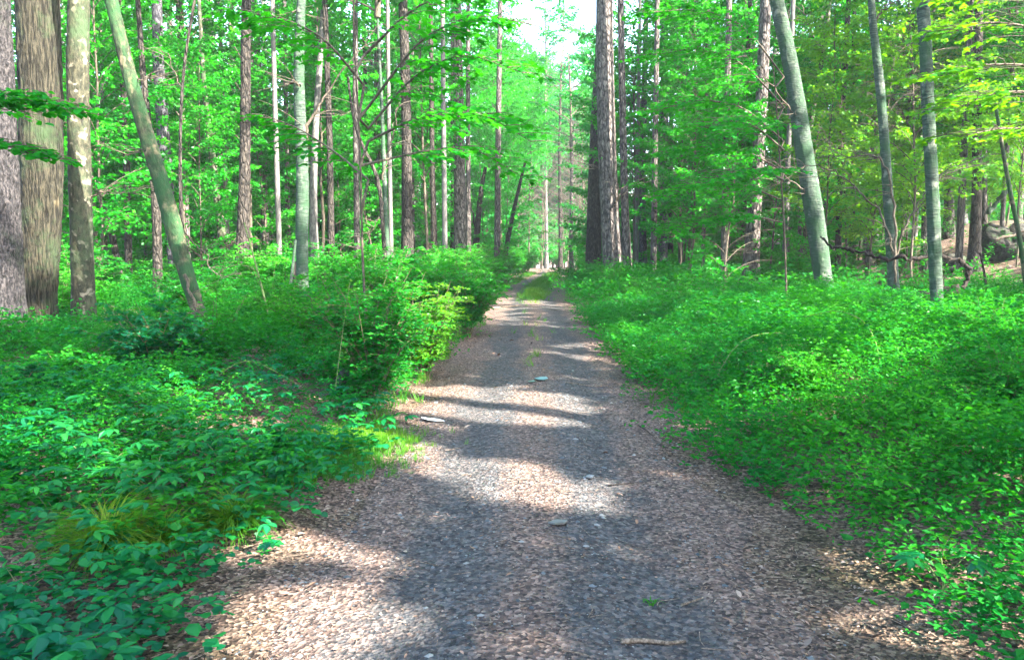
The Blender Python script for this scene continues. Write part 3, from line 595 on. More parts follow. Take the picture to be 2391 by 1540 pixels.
def young(px, Y, sc, kindset, k, word, rz=None, ver=True):
    x = (px-1195.5)/FPX*Y
    near = min(ANCH, key=lambda a: abs(a[0]-px)); side = 'left of' if px < near[0] else 'right of'
    dist = 'close' if Y < 17 else ('mid-distance' if Y < 24 else ('deeper' if Y < 31 else 'remote'))
    lab = '%s %s young tree with layered branches %s %s' % (dist, word, side, near[1])
    n = 0
    for ex in ('', ', in front', ', taller', ', lower', ', thinner', ', behind'):
        if lab+ex not in used: lab += ex; break
    used.add(lab)
    return place(kindset, k, x, Y, sc, random.random()*6.28 if rz is None else rz, lab, 'young understorey trees')
k = 0
NEARY = [(40, 21), (240, 19.5), (330, 28), (150, 26), (470, 23), (520, 29), (640, 28), (640, 34), (800, 31), (830, 36), (880, 32), (1010, 36), (1130, 39),
         (1620, 26), (1690, 22), (1600, 33), (1700, 31), (1820, 31), (1980, 26), (2110, 26), (2240, 27), (2340, 30), (1540, 41), (2050, 33), (400, 32), (240, 30), (60, 30), (2370, 23), (100, 28), (200, 24), (300, 30), (420, 28), (560, 36),
         (600, 31), (730, 33), (760, 39), (930, 40), (1100, 41), (1180, 45), (1480, 37), (1580, 29), (1650, 35), (1740, 37), (1800, 28), (1880, 32), (2010, 29), (2150, 32), (2300, 27), (2280, 34), (2000, 37), (2400, 27), (-20, 25),
         (1390, 47), (1230, 54), (1930, 23), (2020, 24.5), (2130, 22), (2210, 24), (1860, 25), (2070, 28), (480, 38), (690, 42), (340, 40), (860, 45), (970, 43), (1050, 46), (1440, 42), (1510, 44)]
for qn, (px, Y) in enumerate(NEARY):
    if qn > 28 and qn % 4 == 1: continue
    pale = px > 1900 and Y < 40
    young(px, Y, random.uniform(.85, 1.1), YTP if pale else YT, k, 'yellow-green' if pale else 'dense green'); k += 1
for q, (px, Y, sc) in enumerate([(20, 27, .9), (230, 25, .85), (430, 26, .9), (590, 27, .85), (760, 29, .9), (890, 33, 1.0), (1000, 32, .95), (1170, 50, 1.1), (700, 36, 1.1),
       (1480, 34, .9), (1610, 30, .9), (1730, 33, 1.0), (1840, 28, .9), (2100, 27, .9), (2230, 25, .9), (2330, 27, .9), (2400, 24, .8), (1590, 37, 1.0), (1900, 34, 1.0), (380, 36, 1.05), (940, 42, 1.1), (1060, 45, 1.1), (2280, 33, 1.0), (1235, 62, 1.0), (1365, 61, .95), (1275, 86, 1.35), (1330, 85, 1.3), (1300, 92, 1.4)]):
    place(YH, q, (px-1195.5)/FPX*Y, Y, sc, q*2.1, 'x', 'tall leafy trees between the trunks', 'tree', 'broadleaf_tree')
ORD = ['nearest', 'second nearest', 'third nearest', 'fourth nearest', 'fifth nearest', 'sixth nearest', 'seventh nearest', 'eighth nearest', 'ninth nearest', 'tenth nearest'] + ['farther still']*20
def relabel(group, noun):
    bins = {}
    for o in S.objects:
        if o.get('group') == group:
            px = o.location.x/o.location.y*FPX+1195.5; nr = min(ANCH, key=lambda a: abs(a[0]-px)); bins.setdefault((nr[1], px < nr[0]), []).append(o)
    for (an, left), L_ in bins.items():
        for i_, o in enumerate(sorted(L_, key=lambda o: o.location.y)): o['label'] = '%s %s %s, %s of them' % (noun, 'left of' if left else 'right of', an, ORD[i_] if i_ < 10 else '%dth nearest' % (i_+1))
# remote ones: nothing tells them apart
def remote(n, y0, y1, sets, name, label, group, sc0, sc1, cat='young tree'):
    c = 0
    for q in range(n*5):
        if c >= n: break
        Y = random.uniform(y0, y1); px = random.uniform(-150, 2540); x = (px-1195.5)/FPX*Y
        if abs(x-float(cx(Y))) < 2.8: continue
        if 1230 < px < 1400 and Y > 60 and random.random() < .6: continue
        place(sets, q, x, Y, random.uniform(sc0, sc1), random.random()*6.28, label, group, cat, name); c += 1
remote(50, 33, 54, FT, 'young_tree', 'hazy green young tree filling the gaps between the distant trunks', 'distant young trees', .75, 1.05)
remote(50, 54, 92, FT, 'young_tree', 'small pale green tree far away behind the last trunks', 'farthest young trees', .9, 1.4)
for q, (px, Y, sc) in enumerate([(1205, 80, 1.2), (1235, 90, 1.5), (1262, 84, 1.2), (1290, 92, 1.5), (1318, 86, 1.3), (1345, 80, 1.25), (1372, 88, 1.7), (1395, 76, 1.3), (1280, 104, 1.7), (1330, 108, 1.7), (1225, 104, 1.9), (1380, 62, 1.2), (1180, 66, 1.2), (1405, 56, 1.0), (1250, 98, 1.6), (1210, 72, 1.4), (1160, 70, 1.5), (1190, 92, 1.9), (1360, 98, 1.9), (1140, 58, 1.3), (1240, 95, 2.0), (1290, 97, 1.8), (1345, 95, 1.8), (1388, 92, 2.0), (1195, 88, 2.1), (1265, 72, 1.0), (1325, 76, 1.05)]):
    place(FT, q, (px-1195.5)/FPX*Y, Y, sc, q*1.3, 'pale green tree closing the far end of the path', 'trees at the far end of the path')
# distant straight trunks
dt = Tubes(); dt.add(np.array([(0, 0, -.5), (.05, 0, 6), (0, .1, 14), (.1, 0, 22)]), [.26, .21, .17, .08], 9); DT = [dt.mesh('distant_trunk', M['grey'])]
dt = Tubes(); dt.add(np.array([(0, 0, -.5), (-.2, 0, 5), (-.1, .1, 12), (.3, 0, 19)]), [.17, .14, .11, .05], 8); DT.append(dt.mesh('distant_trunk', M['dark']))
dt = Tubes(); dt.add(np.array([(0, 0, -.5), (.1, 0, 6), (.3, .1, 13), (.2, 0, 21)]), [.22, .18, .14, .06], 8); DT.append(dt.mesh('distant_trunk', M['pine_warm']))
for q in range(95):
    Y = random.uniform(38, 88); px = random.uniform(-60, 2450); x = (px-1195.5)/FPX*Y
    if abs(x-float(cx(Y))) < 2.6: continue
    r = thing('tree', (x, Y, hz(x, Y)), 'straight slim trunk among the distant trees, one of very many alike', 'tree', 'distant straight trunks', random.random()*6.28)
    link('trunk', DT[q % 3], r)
    if q % 3 != 1 and not (1180 < px < 1420): add_crown(r, 'needle', q, (0, 0, random.uniform(10, 13)), q, 1.1)

q_ = np.random.default_rng(77); n_ = 60000
wy = q_.uniform(92, 135, n_); wx = q_.uniform(-1, 1, n_)*.72*wy; wz = q_.uniform(-1.5, 20, n_)
pxw = 1195.5+wx/wy*FPX
kw = (vnoise(pxw/60, wz*.8, 1.6, 31)*.6+vnoise(wx, wz*1.5, 1.3, 33)*.4 > .56+.010*np.maximum(wz-8, 0)) & ~((np.abs(pxw-1300) < 110) & (wz > 12))
P_ = np.stack([wx, wy, wz], -1)[kw]; m_ = len(P_); a_ = q_.random(m_)*6.28
V_, F_ = leaves(P_, np.stack([np.cos(a_), np.sin(a_), q_.normal(0, .4, m_)], -1), np.stack([q_.normal(0, .5, m_), q_.normal(0, .5, m_)-.4, np.ones(m_)], -1), q_.uniform(.4, .9, m_), q_.uniform(.3, .6, m_))
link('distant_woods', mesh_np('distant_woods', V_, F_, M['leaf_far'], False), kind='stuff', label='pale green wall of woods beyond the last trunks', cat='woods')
for q, px in enumerate([118, 225, 300, 345, 440, 500, 535, 600, 625, 655, 675, 775, 790, 835, 865, 915, 965, 1018, 1040, 1095, 1160, 1485, 1525, 1590, 1640, 1690, 1735, 1830, 1900, 1955, 2015, 2025, 2110, 2130, 2235, 2262, 2330, 2370]):
    Y = 23+(q*7.3 % 13)+(9 if 1130 < px < 1250 else 0); x = (px-1195.5)/FPX*Y
    r_ = thing('tree', (x, Y, hz(x, Y)), 'x', 'tree', 'slim trunks in the middle distance', q*1.9); r_.scale = (.34+.17*(q % 3), .34+.17*(q % 3), 1); link('trunk', DT[(q*2) % 3 if q % 4 else 2], r_)
relabel('slim trunks in the middle distance', 'slim straight mid-distance trunk')
# ------------------------------------------------------------------ canopy trees outside the picture that shade the track
def canopy(x, y, H, sc, k, z0=None, kind='leaf'):
    zz = np.linspace(1, H, 60)
    for t_ in range(40):      # a place whose trunk shades none of the sunlit spots
        xx = x+(t_*.37 % 2.6-1.3)*(t_ > 0); yy = y+(t_*.61 % 2.6-1.3)*(t_ > 0)
        if not any(in_lit(np.stack([zz*0+xx+dx, zz*0+yy, zz], -1)).any() for dx in (-.2, 0, .2)): x, y = xx, yy; break
    r = thing('tree', (x, y, hz(x, y)), 'tall canopy tree outside the picture shading the track', 'tree', 'canopy trees around the viewpoint', random.random()*6.28)
    T = Tubes(); T.add(np.array([(0, 0, -.4), (.05, 0, H*.4), (0, .05, H)]), [.28, .2, .07], 10); link('trunk', T.mesh('trunk', M['dark']), r)
    add_crown(r, kind, k, (0, 0, z0 or H*.52), random.random()*6.28, sc)
random.seed(3)
k = 0
for x, y in ((5.5, -1), (9, 1.5), (7.5, -4.5), (12.5, -2), (12, 5), (15.5, 2), (16, 8), (9.5, -8), (15, -6), (19, 5), (20, -1), (19.5, 12), (14, 12), (23, 8), (24, 15), (-5, -3), (4, -6), (18, 18), (23, 21), (26, 2), (13, -11), (20, -8), (-9, 3), (4.5, -3.5), (7, -1), (10, -1), (11.5, 3), (13.5, 8.5), (17, 5), (17, -3.5), (21, 9), (17.5, 14.5), (6.5, -8), (12, -5), (22, 5), (9, 4.5), (-11, 9), (-13, 14), (-15, 20), (-9.5, 6), (8, -12), (12, -14), (17, -11), (22, -6), (9, -15.5), (16, -16), (2, -7), (5, -12), (21, -12), (-13, 5), (-17, 14), (-19, 24)):
    canopy(x, y, random.uniform(15, 20), random.uniform(1.0, 1.3), k); k += 1

relabel('tall leafy trees between the trunks', 'tall leafy tree'); relabel('distant young trees', 'distant young tree'); relabel('farthest young trees', 'tiny far-off tree'); relabel('distant straight trunks', 'slim distant bare trunk')
relabel('trees at the far end of the path', 'pale closing tree')
# ------------------------------------------------------------------ leave the gaps in the crowns where the sun comes through
bpy.context.view_layer.update()
for o in CROWNS:
    me = o.data; n = len(me.vertices); V = np.empty(n*3, np.float32); me.vertices.foreach_get('co', V); V = V.reshape(-1, 3)
    kk = me.polygons[0].loop_total; Cc = V.reshape(-1, kk, 3).mean(1)
    Mw = np.array(o.matrix_world); Wc = Cc@Mw[:3, :3].T+Mw[:3, 3]
    bad = in_lit(Wc, me.name.startswith('crown'))
    for lo in o.children:
        if o.parent.get('group') == 'canopy trees around the viewpoint':
            lm_ = lo.data; nv = len(lm_.vertices); v_ = np.empty(nv*3, np.float32); lm_.vertices.foreach_get('co', v_); v_ = v_.reshape(-1, 3); f_ = np.empty(len(lm_.polygons)*4, np.int32); lm_.polygons.foreach_get('vertices', f_); f_ = f_.reshape(-1, 4)
            c_ = v_[f_].mean(1); Mo = np.array(o.matrix_world); b_ = in_lit(c_@Mo[:3, :3].T+Mo[:3, 3])
            if b_.any(): lo.data = mesh_np('limbs', v_, f_[~b_], lm_.materials[0])
    if bad.any():
        keep = ~bad; V2 = V.reshape(-1, kk, 3)[keep].reshape(-1, 3)
        o.data = mesh_np(me.name, V2, np.arange(len(V2)).reshape(-1, kk), me.materials[0], False)

# ------------------------------------------------------------------ near overhanging boughs (maple with clear lobes)
def bough_tree(label, base, bpts, seed, leafL=.105, mat='leaf', stemtop=5.2, shape='maple', n=3, spread=1.0, tw=10):
    """slender maple: stem plus reaching boughs that carry flat sprays; bpts = list of world polylines"""
    q = np.random.default_rng(seed); root = thing('young_maple', base, label, 'young tree')
    T = Tubes(); b = np.array(base); st = curve((0, 0, -.2), q.random()*6, 1.5, 1.45, stemtop, 9, .3, q); T.add(st, np.linspace(.022, .008, 10), 8); link('trunk', T.mesh('trunk', M['twig']), root)
    for P in bpts:
        P = np.array([list(v) for v in P])-b; tt = np.linspace(0, len(P)-1, 14); C = np.stack([np.interp(tt, range(len(P)), P[:, c]) for c in range(3)], -1); C[1:-1] = (C[:-2]+C[1:-1]+C[2:])/3
        zs = st[:, 2]; kz = int(np.argmin(abs(zs-(C[0][2]-.2)))); C = np.vstack([st[kz], C])
        T = Tubes(); T.add(C, np.linspace(.02, .004, len(C)), 6)
        LP, LD, LN, LL = [], [], [], []; m = len(C)
        Ln = np.linalg.norm(C[-1]-C[0]); az = math.atan2(*(C[-1]-C[0])[[1, 0]])
        for k in range(tw*2):
            u = .25+.75*k/(tw*2-1); pb = np.array([np.interp(u*(m-1), range(m), C[:, c]) for c in range(3)])
            ta = az+(1 if k % 2 else -1)*q.uniform(.5, 1.1); tl = spread*(1.15-.8*u)*q.uniform(.6, 1.1)*.8+.15
            W = curve(pb, ta, .1, -.25, tl, 4, .15, q); T.add(W, [.006, .005, .004, .003, .002], 4)
            nl = max(4, int(tl/leafL*2.2))
            for h in range(nl):
                v = min(1, (h+.3+q.random()*.7)/nl); p = np.array([np.interp(v*4, range(5), W[:, c]) for c in range(3)])
                la = ta+(1 if h % 2 else -1)*q.uniform(.4, 1.3)
                LP.append(p+np.array([0, 0, -.02])+q.normal(0, .015, 3)); LD.append([math.cos(la), math.sin(la), q.normal(-.25, .2)]); LN.append([q.normal(0, .3), q.normal(0, .3), 1]); LL.append(leafL*q.uniform(.65, 1.2))
        V, F = leaves(*map(np.array, (LP, LD, LN)), np.array(LL), np.array(LL)*.95, shape)
        Cc = V.reshape(-1, F.shape[1], 3).mean(1)+b; keep = ~in_lit(Cc); V = V.reshape(-1, F.shape[1], 3)[keep].reshape(-1, 3)
        br = link('branch', T.mesh('branch', M['twig']), root)
        link('leaves', mesh_np('bough_leaves', V, np.arange(len(V)).reshape(-1, F.shape[1]), M[mat], False), br)
def ray(l): return [at(*p) for p in l]
g = lambda x, y: (x, y, hz(x, y))
bough_tree('slender maple left of the path reaching leafy boughs over the track', g(-1.9, 10.5), [
    ray([(860, 300, 10.5), (960, 180, 10.2), (1080, 120, 9.8), (1220, 170, 9.4)]), ray([(860, 330, 10.5), (980, 270, 10), (1120, 260, 9.6), (1240, 330, 9.2)]),
    ray([(860, 250, 10.5), (980, 90, 10), (1110, 30, 9.6), (1250, 60, 9.4)]), ray([(870, 380, 10.5), (1000, 350, 11), (1100, 340, 11.5), (1230, 420, 11.5)]),
    ray([(850, 200, 10.5), (760, 90, 10), (660, 40, 10), (560, 30, 10)]), ray([(850, 130, 10.5), (960, 20, 10), (1100, -40, 10), (1300, -30, 10)]), ray([(860, 420, 10.5), (790, 360, 10.8), (700, 300, 11), (620, 270, 11)])], 5)
bough_tree('maple outside the left edge whose low bough crosses the oak trunk', g(-6.6, 7.8), [
    ray([(-180, 260, 7.8), (-40, 215, 7.6), (80, 225, 7.6), (170, 262, 7.6)]), ray([(-180, 300, 7.8), (-60, 330, 7.8), (40, 345, 7.8), (90, 370, 7.8)]), ray([(-180, 260, 8), (-60, 240, 7.9), (60, 240, 7.9), (140, 245, 8)])], 6, leafL=.085, spread=.75, shape='oval')
bough_tree('young beech right of the great pine spreading fine layered boughs', g(5.2, 15.0), [
    ray([(1830, 330, 15), (1740, 250, 14.6), (1640, 230, 14.2), (1530, 260, 14)]), ray([(1830, 400, 15), (1740, 350, 14.6), (1640, 340, 14.2), (1540, 360, 14)]), ray([(1830, 470, 15), (1740, 430, 14.6), (1640, 430, 14.2), (1560, 460, 14)]),
    ray([(1830, 250, 15), (1740, 150, 14.6), (1640, 110, 14.2), (1520, 130, 14)]), ray([(1830, 180, 15), (1740, 60, 14.6), (1640, 20, 14.2), (1500, 30, 14)]), ray([(1830, 520, 15), (1740, 500, 14.6), (1660, 510, 14.2), (1580, 540, 14)]),
    ray([(1830, 350, 15), (1760, 290, 13.6), (1700, 280, 13.0), (1650, 300, 12.5)]), ray([(1830, 420, 15), (1790, 400, 13.6), (1700, 400, 13.0), (1640, 430, 12.5)])], 7, leafL=.085, spread=1.5, shape='oval', tw=14)
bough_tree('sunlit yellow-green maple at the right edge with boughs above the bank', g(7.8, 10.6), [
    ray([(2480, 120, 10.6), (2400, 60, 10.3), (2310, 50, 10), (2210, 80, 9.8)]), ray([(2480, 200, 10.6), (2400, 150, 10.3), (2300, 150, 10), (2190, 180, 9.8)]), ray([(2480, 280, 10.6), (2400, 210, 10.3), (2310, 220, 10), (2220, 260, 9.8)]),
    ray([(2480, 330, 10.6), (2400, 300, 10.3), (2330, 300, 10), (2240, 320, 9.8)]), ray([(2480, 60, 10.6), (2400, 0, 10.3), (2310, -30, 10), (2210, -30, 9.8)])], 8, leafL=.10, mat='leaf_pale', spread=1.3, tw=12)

# ------------------------------------------------------------------ ground plants
def stamp(Tv, P, th, sc, lean=None):
    """Tv (m,3) template, P (n,3) places -> vertices (n*m,3)"""
    c, s = np.cos(th), np.sin(th)
    x = Tv[None, :, 0]*c[:, None]-Tv[None, :, 1]*s[:, None]; y = Tv[None, :, 0]*s[:, None]+Tv[None, :, 1]*c[:, None]; z = np.broadcast_to(Tv[None, :, 2], x.shape)
    z = z*sc[:, None]; x = x*sc[:, None]; y = y*sc[:, None]
    if lean is not None: x = x+z*lean[:, :1]; y = y+z*lean[:, 1:2]
    return np.stack([x+P[:, :1], y+P[:, 1:2], z+P[:, 2:3]], -1).reshape(-1, 3)
def sprig(kind, seed):
    q = np.random.default_rng(seed); P, D, N, L, W = [], [], [], [], []
    if kind == 'cane':      # arching cane with small leaves all along
        C = curve((0, 0, 0), 0, 1.35, -.1, .55, 8, .1, q)
        for k in range(20):
            u = .12+.88*k/19; p = np.array([np.interp(u*8, range(9), C[:, c]) for c in range(3)]); a = q.random()*6.28
            P.append(p+q.normal(0, .012, 3)); D.append([math.cos(a), math.sin(a), q.normal(.1, .4)]); N.append(q.normal(0, .6, 3)+[0, 0, 1]); L.append(.040*q.uniform(.6, 1.4)); W.append(L[-1]*.6)
    elif kind == 'spray':
        C = curve((0, 0, 0), 0, 1.45, .2, 1.0, 10, .12, q)
        for k in range(46):
            u = .15+.85*k/45; p = np.array([np.interp(u*10, range(11), C[:, c]) for c in range(3)]); a = (1.3 if k % 2 else -1.3)+q.normal(0, .6); o_ = q.uniform(0, .10)*(1.1-u)
            P.append(p+np.array([math.cos(a), math.sin(a), .2])*o_); D.append([math.cos(a), math.sin(a), q.normal(.25, .3)]); N.append(q.normal(0, .5, 3)+[0, 0, 1]); L.append(.032*q.uniform(.7, 1.3)); W.append(L[-1]*.55)
    elif kind == 'herb':    # low whorled herb
        for t in range(3):
            h = .10+.07*t; o = q.normal(0, .04, 2)
            for k in range(6):
                a = k*1.05+q.normal(0, .25)+t; P.append([o[0]+.01*math.cos(a), o[1]+.01*math.sin(a), h]); D.append([math.cos(a), math.sin(a), q.normal(.05, .25)]); N.append([q.normal(0, .2), q.normal(0, .2), 1]); L.append(.055*q.uniform(.7, 1.2)); W.append(L[-1]*.55)
    elif kind == 'creeper':  # five leaflets on a stalk
        h = q.uniform(.12, .22)
        for k in range(5):
            a = -1.3+k*.65; P.append([.01*math.cos(a), .01*math.sin(a), h]); D.append([math.cos(a), math.sin(a), q.normal(-.15, .15)]); N.append([q.normal(0, .2)-.15, q.normal(0, .2), 1]); L.append(.085*(1-.22*abs(k-2))*q.uniform(.9, 1.1)); W.append(L[-1]*.5)
    elif kind == 'round':
        for k in range(5):
            a = q.random()*6.28; r = q.uniform(.0, .09); P.append([r*math.cos(a), r*math.sin(a), q.uniform(.05, .14)]); a = q.random()*6.28; D.append([math.cos(a), math.sin(a), q.normal(-.1, .2)]); N.append([q.normal(0, .25), q.normal(0, .25), 1]); L.append(.055*q.uniform(.7, 1.3)); W.append(L[-1]*.95)
    elif kind == 'grass':
        for k in range(12):
            a = q.random()*6.28; e = q.uniform(.6, 1.4); p = np.array([q.normal(0, .02), q.normal(0, .02), 0]); ln = q.uniform(.08, .18)
            P.append(p); D.append([math.cos(a)*math.cos(e), math.sin(a)*math.cos(e), math.sin(e)]); N.append([math.cos(a), math.sin(a), .2]); L.append(ln); W.append(.007)
    return leaves(*map(lambda v: np.array(v, float), (P, D, N)), np.array(L), np.array(W), 'oval' if kind in ('creeper', 'round') else 'quad')
def scatter(n, xr, yr, dens, seed):
    q = np.random.default_rng(seed); x = q.uniform(*xr, n); y = q.uniform(*yr, n)
    vis = np.abs(x) < .74*y+1.2
    k = (q.random(n) < dens(x, y)) & vis; return x[k], y[k], q
def cover(name, label, parts, mat, cat):
    """parts: (template kind, n, xrange, yrange, density fn, scale lo/hi, height fn)"""
    byk = {}
    for kind, n, xr, yr, dens, s0, s1, hf, seed in parts:
        x, y, q = scatter(n, xr, yr, dens, seed)
        z = hgt(x, y)+hf(x, y, q); sel = q.integers(0, 5, len(x))
        for t in range(5):
            m = sel == t
            if not m.any(): continue
            Tv, F = sprig(kind, t+seed); cnt = int(m.sum())
            V = stamp(Tv, np.stack([x[m], y[m], z[m]], -1), q.random(cnt)*6.28, q.uniform(s0, s1, cnt), q.normal(0, .25, (cnt, 2)))
            byk.setdefault(F.shape[1], []).append(V)
    root = None
    for kk, Vs in byk.items():
        V = np.vstack(Vs); o = link(name, mesh_np(name, V, np.arange(len(V)).reshape(-1, kk), M[mat], False), kind='stuff', label=label, cat=cat)
def edge(x, y): return x-cx(y)          # signed distance from the centre line
def moundR(x, y): return .10+.50*sst(1.3, 3.4, edge(x, y))*(.25+1.2*vnoise(x, y, 1.1, 4))*(.7+.3*sst(3, 9, y)-.35*sst(9, 12, y)*sst(4, 6, x))
def moundL(x, y): return (1-.45*sst(3, 4.5, -x)*sst(6, 8, y)*(1-sst(12.5, 15, y)))*(.08+.62*sst(1.6, 4.5, -edge(x, y))*(.35+1.0*vnoise(x, y, 1.3, 5))*(.35+.75*sst(4.5, 12, y)))
def fill(hm):
    return lambda x, y, q: np.maximum(hm(x, y)*q.beta(2.2, 1.0, len(x))-.18, -.02)
def ragged(e, a, b, x, y): return sst(a, b, e+.5*(vnoise(x, y, .55, 6)-.5)+.25*(vnoise(x, y, .2, 8)-.5))
slope = lambda x, y: (1-.85*sst(8, 12, x-1)*sst(13, 17, y))*(1-.7*sst(4, 6, x-.05*y)*sst(15, 19, y)*(vnoise(x, y, 1.6, 41) > .35))      # thin cover on the litter slope
dR = lambda x, y: ragged(edge(x, y)-.45*np.exp(-((y-3.5)/2.)**2), 1.02, 1.5, x, y)*(.5+.5*(vnoise(x, y, .8, 7) > .28))*slope(x, y)*np.where(y < 4.6, .55, 1)
cover('ground_cover', 'dense low leafy ground cover on the bank right of the track', [
    ('cane', 5600, (1, 8), (2.2, 9), dR, .6, 1.3, fill(moundR), 1), ('herb', 4600, (1, 8), (2.2, 9), dR, .55, 1.05, fill(moundR), 2),
    ('cane', 13000, (1, 15), (9, 20), dR, .9, 1.5, fill(moundR), 3), ('herb', 6500, (1, 15), (9, 20), dR, 1.0, 1.5, fill(moundR), 4),
    ('cane', 8500, (1, 30), (20, 46), dR, 1.8, 2.8, fill(moundR), 5), ('herb', 2500, (1, 30), (20, 46), dR, 1.8, 2.6, fill(moundR), 6),
    ('cane', 3000, (-40, 45), (46, 90), lambda x, y: (np.abs(edge(x, y)) > 1.7)*1.0, 3.5, 5.5, lambda x, y, q: q.uniform(0, .8, len(x)), 7)], 'cover', 'ground cover')
cover('tall_sprays', 'yellow-green sprays standing up out of the ground cover', [
    ('spray', 1700, (1.8, 8), (3.0, 12), lambda x, y: dR(x, y)*(vnoise(x, y, 1.2, 51) > .33), .55, 1.1, lambda x, y, q: 0*x, 61),
    ('spray', 2400, (1, 14), (10, 26), lambda x, y: dR(x, y)*(vnoise(x, y, 1.8, 52) > .33), .5, 1.0, lambda x, y, q: 0*x, 62),
    ('spray', 2600, (-10, -1.6), (5.5, 22), lambda x, y: (edge(x, y) < -1.9)*(vnoise(x, y, 1.6, 53) > .42)*np.where((x < -3.2) & (y < 13.5), .25, 1.0), .45, .95, lambda x, y, q: 0*x, 63), ('spray', 900, (-24, 26), (22, 44), lambda x, y: 1.0*(np.abs(edge(x, y)) > 2.2), 1.3, 2.0, lambda x, y, q: 0*x, 64)], 'shrub', 'tall plants')
dL = lambda x, y: ragged(-edge(x, y)-.1*sst(3, 8, y), 1.15, 1.75, x, y)*(.35+.65*(vnoise(x, y, .9, 9) > .36))
dLn = lambda x, y: ragged(-edge(x, y), 1.05, 1.6, x, y)*(.25+.75*(vnoise(x, y, .7, 12) > .42))
cover('ground_cover', 'dense low leafy ground cover beside the track on the left', [
    ('cane', 2600, (-9, -1), (5, 10), dL, .6, 1.1, fill(moundL), 11), ('herb', 2600, (-9, -1), (4, 10), dL, .7, 1.2, fill(moundL), 12),
    ('cane', 12000, (-16, -.5), (9, 20), dL, .9, 1.6, fill(moundL), 13), ('herb', 5000, (-16, -.5), (9, 20), dL, 1.0, 1.5, fill(moundL), 14),
    ('cane', 8500, (-30, 1), (20, 46), dL, 1.8, 2.8, fill(moundL), 15), ('herb', 2500, (-30, 1), (20, 46), dL, 1.8, 2.6, fill(moundL), 16)], 'cover', 'ground cover')
low = lambda x, y, q: q.uniform(-.02, .05, len(x))
midh = lambda x, y, q: q.uniform(-.02, .22, len(x))*sst(1.2, 3, -edge(x, y))
cover('creeper', 'broad bluish-green creeper leaves carpeting the floor at the lower left', [
    ('creeper', 1500, (-6, -1), (2.3, 8), dLn, .8, 1.5, midh, 21), ('round', 1500, (-5, -.9), (2.2, 6.5), dLn, .7, 1.3, low, 22), ('creeper', 1800, (-8, -1.3), (5, 10), dLn, .7, 1.2, midh, 23)], 'creeper', 'creeper')
def avoid(x, y):
    k = np.ones(len(x))
    for px, py in ((545, 1240), (250, 1310), (390, 1290)):
        p = onground(px, py); k *= ((x-p.x)**2+(y-p.y)**2 > .16**2)
    return k
cover('creeper', 'small round leaves over the litter in the bottom left corner', [
    ('round', 1100, (-3.5, -1.1), (2.2, 4.4), lambda x, y: (.15+.85*(vnoise(x, y, .4, 82) > .45))*ragged(-edge(x, y), 1.25, 1.7, x, y)*avoid(x, y), .5, 1.0, low, 27)], 'creeper', 'creeper')
cover('creeper', 'scattered broad leaves at the foot of the right bank', [
    ('round', 260, (1.4, 5), (2.3, 5.5), dR, .6, 1.0, low, 25), ('creeper', 170, (1.6, 5), (2.3, 6), dR, .7, 1.2, midh, 26)], 'cover', 'creeper')
dG = lambda x, y: np.exp(-((x-cx(y)+.03)/.33)**2)*sst(24, 29, y)*.95+.06*np.exp(-((x-cx(y))/.35)**2)*sst(8, 12, y)*(vnoise(x, y, .7, 14) > .5)+.5*ragged(np.abs(edge(x, y)), 1.2, 1.4, x, y)*(np.abs(edge(x, y)) < 1.9)*(y > 5)*(vnoise(x, y, 1.5, 15) > .45)
cover('grass', 'short green grass down the middle of the far track and along its edges', [
    ('grass', 30000, (-3, 6), (5, 58), dG, .8, 1.3, lambda x, y, q: 0*x, 31), ('grass', 9000, (0, 4), (26, 58), dG, 1.1, 1.7, lambda x, y, q: 0*x, 32)], 'grass', 'grass')
def verge(px, py, n, rx, ry, seed, s=1.0):
    p = onground(px, py); q = np.random.default_rng(seed); x = q.normal(p.x, rx, n); y = q.normal(p.y, ry, n); Tv, F = sprig('grass', seed)
    return stamp(Tv, np.stack([x, y, hgt(x, y)], -1), q.random(n)*6.28, q.uniform(.7, 1.2, n)*s)
Vs = [verge(830, 1040, 1500, .25, .3, 1, .5), verge(740, 1090, 900, .25, .2, 2, .5)]
V = np.vstack(Vs); link('grass', mesh_np('grass', V, np.arange(len(V)).reshape(-1, 4), M['grass'], False), kind='stuff', label='fine grass at the left verge below the big shrub', cat='grass')

# tufts: things
def tuft(px, py, label, n, ln, seed, group=None, flat=.5, col='grass', name='grass_tuft', rad=.03):
    q = np.random.default_rng(seed); p = onground(px, py); z = hz(p.x, p.y); T = []
    V = []; F = []; c = 0
    for k in range(n):
        a = q.random()*6.28; e = q.uniform(flat, 1.45); l = ln*q.uniform(.5, 1.15); C = curve((q.normal(0, rad), q.normal(0, rad), 0), a, e, e-1.5, l, 5, .1, q)
        wv = np.array([-math.sin(a), math.cos(a), 0])*.0048*(.7+q.random()*.6)
        for m in range(6):
            t = 1-m/5.2; V += [C[m]+wv*t, C[m]-wv*t]
        for m in range(5): F.append((c+2*m, c+2*m+1, c+2*m+3, c+2*m+2))
        c += 12
    return link(name, mesh_np(name, np.array(V), np.array(F), M[col]), None, (p.x, p.y, z), 0, label, 'grass tuft' if name == 'grass_tuft' else 'plant', group)
tuft(545, 1240, 'thick green grass tuft at the left verge beside the leaf litter', 700, .40, 3)
tuft(250, 1310, 'long yellowish grass tuft sprawling among the creeper at the lower left', 700, .46, 4)
tuft(390, 1290, 'dark green grass tuft between the two paler tufts at the lower left', 300, .34, 5)
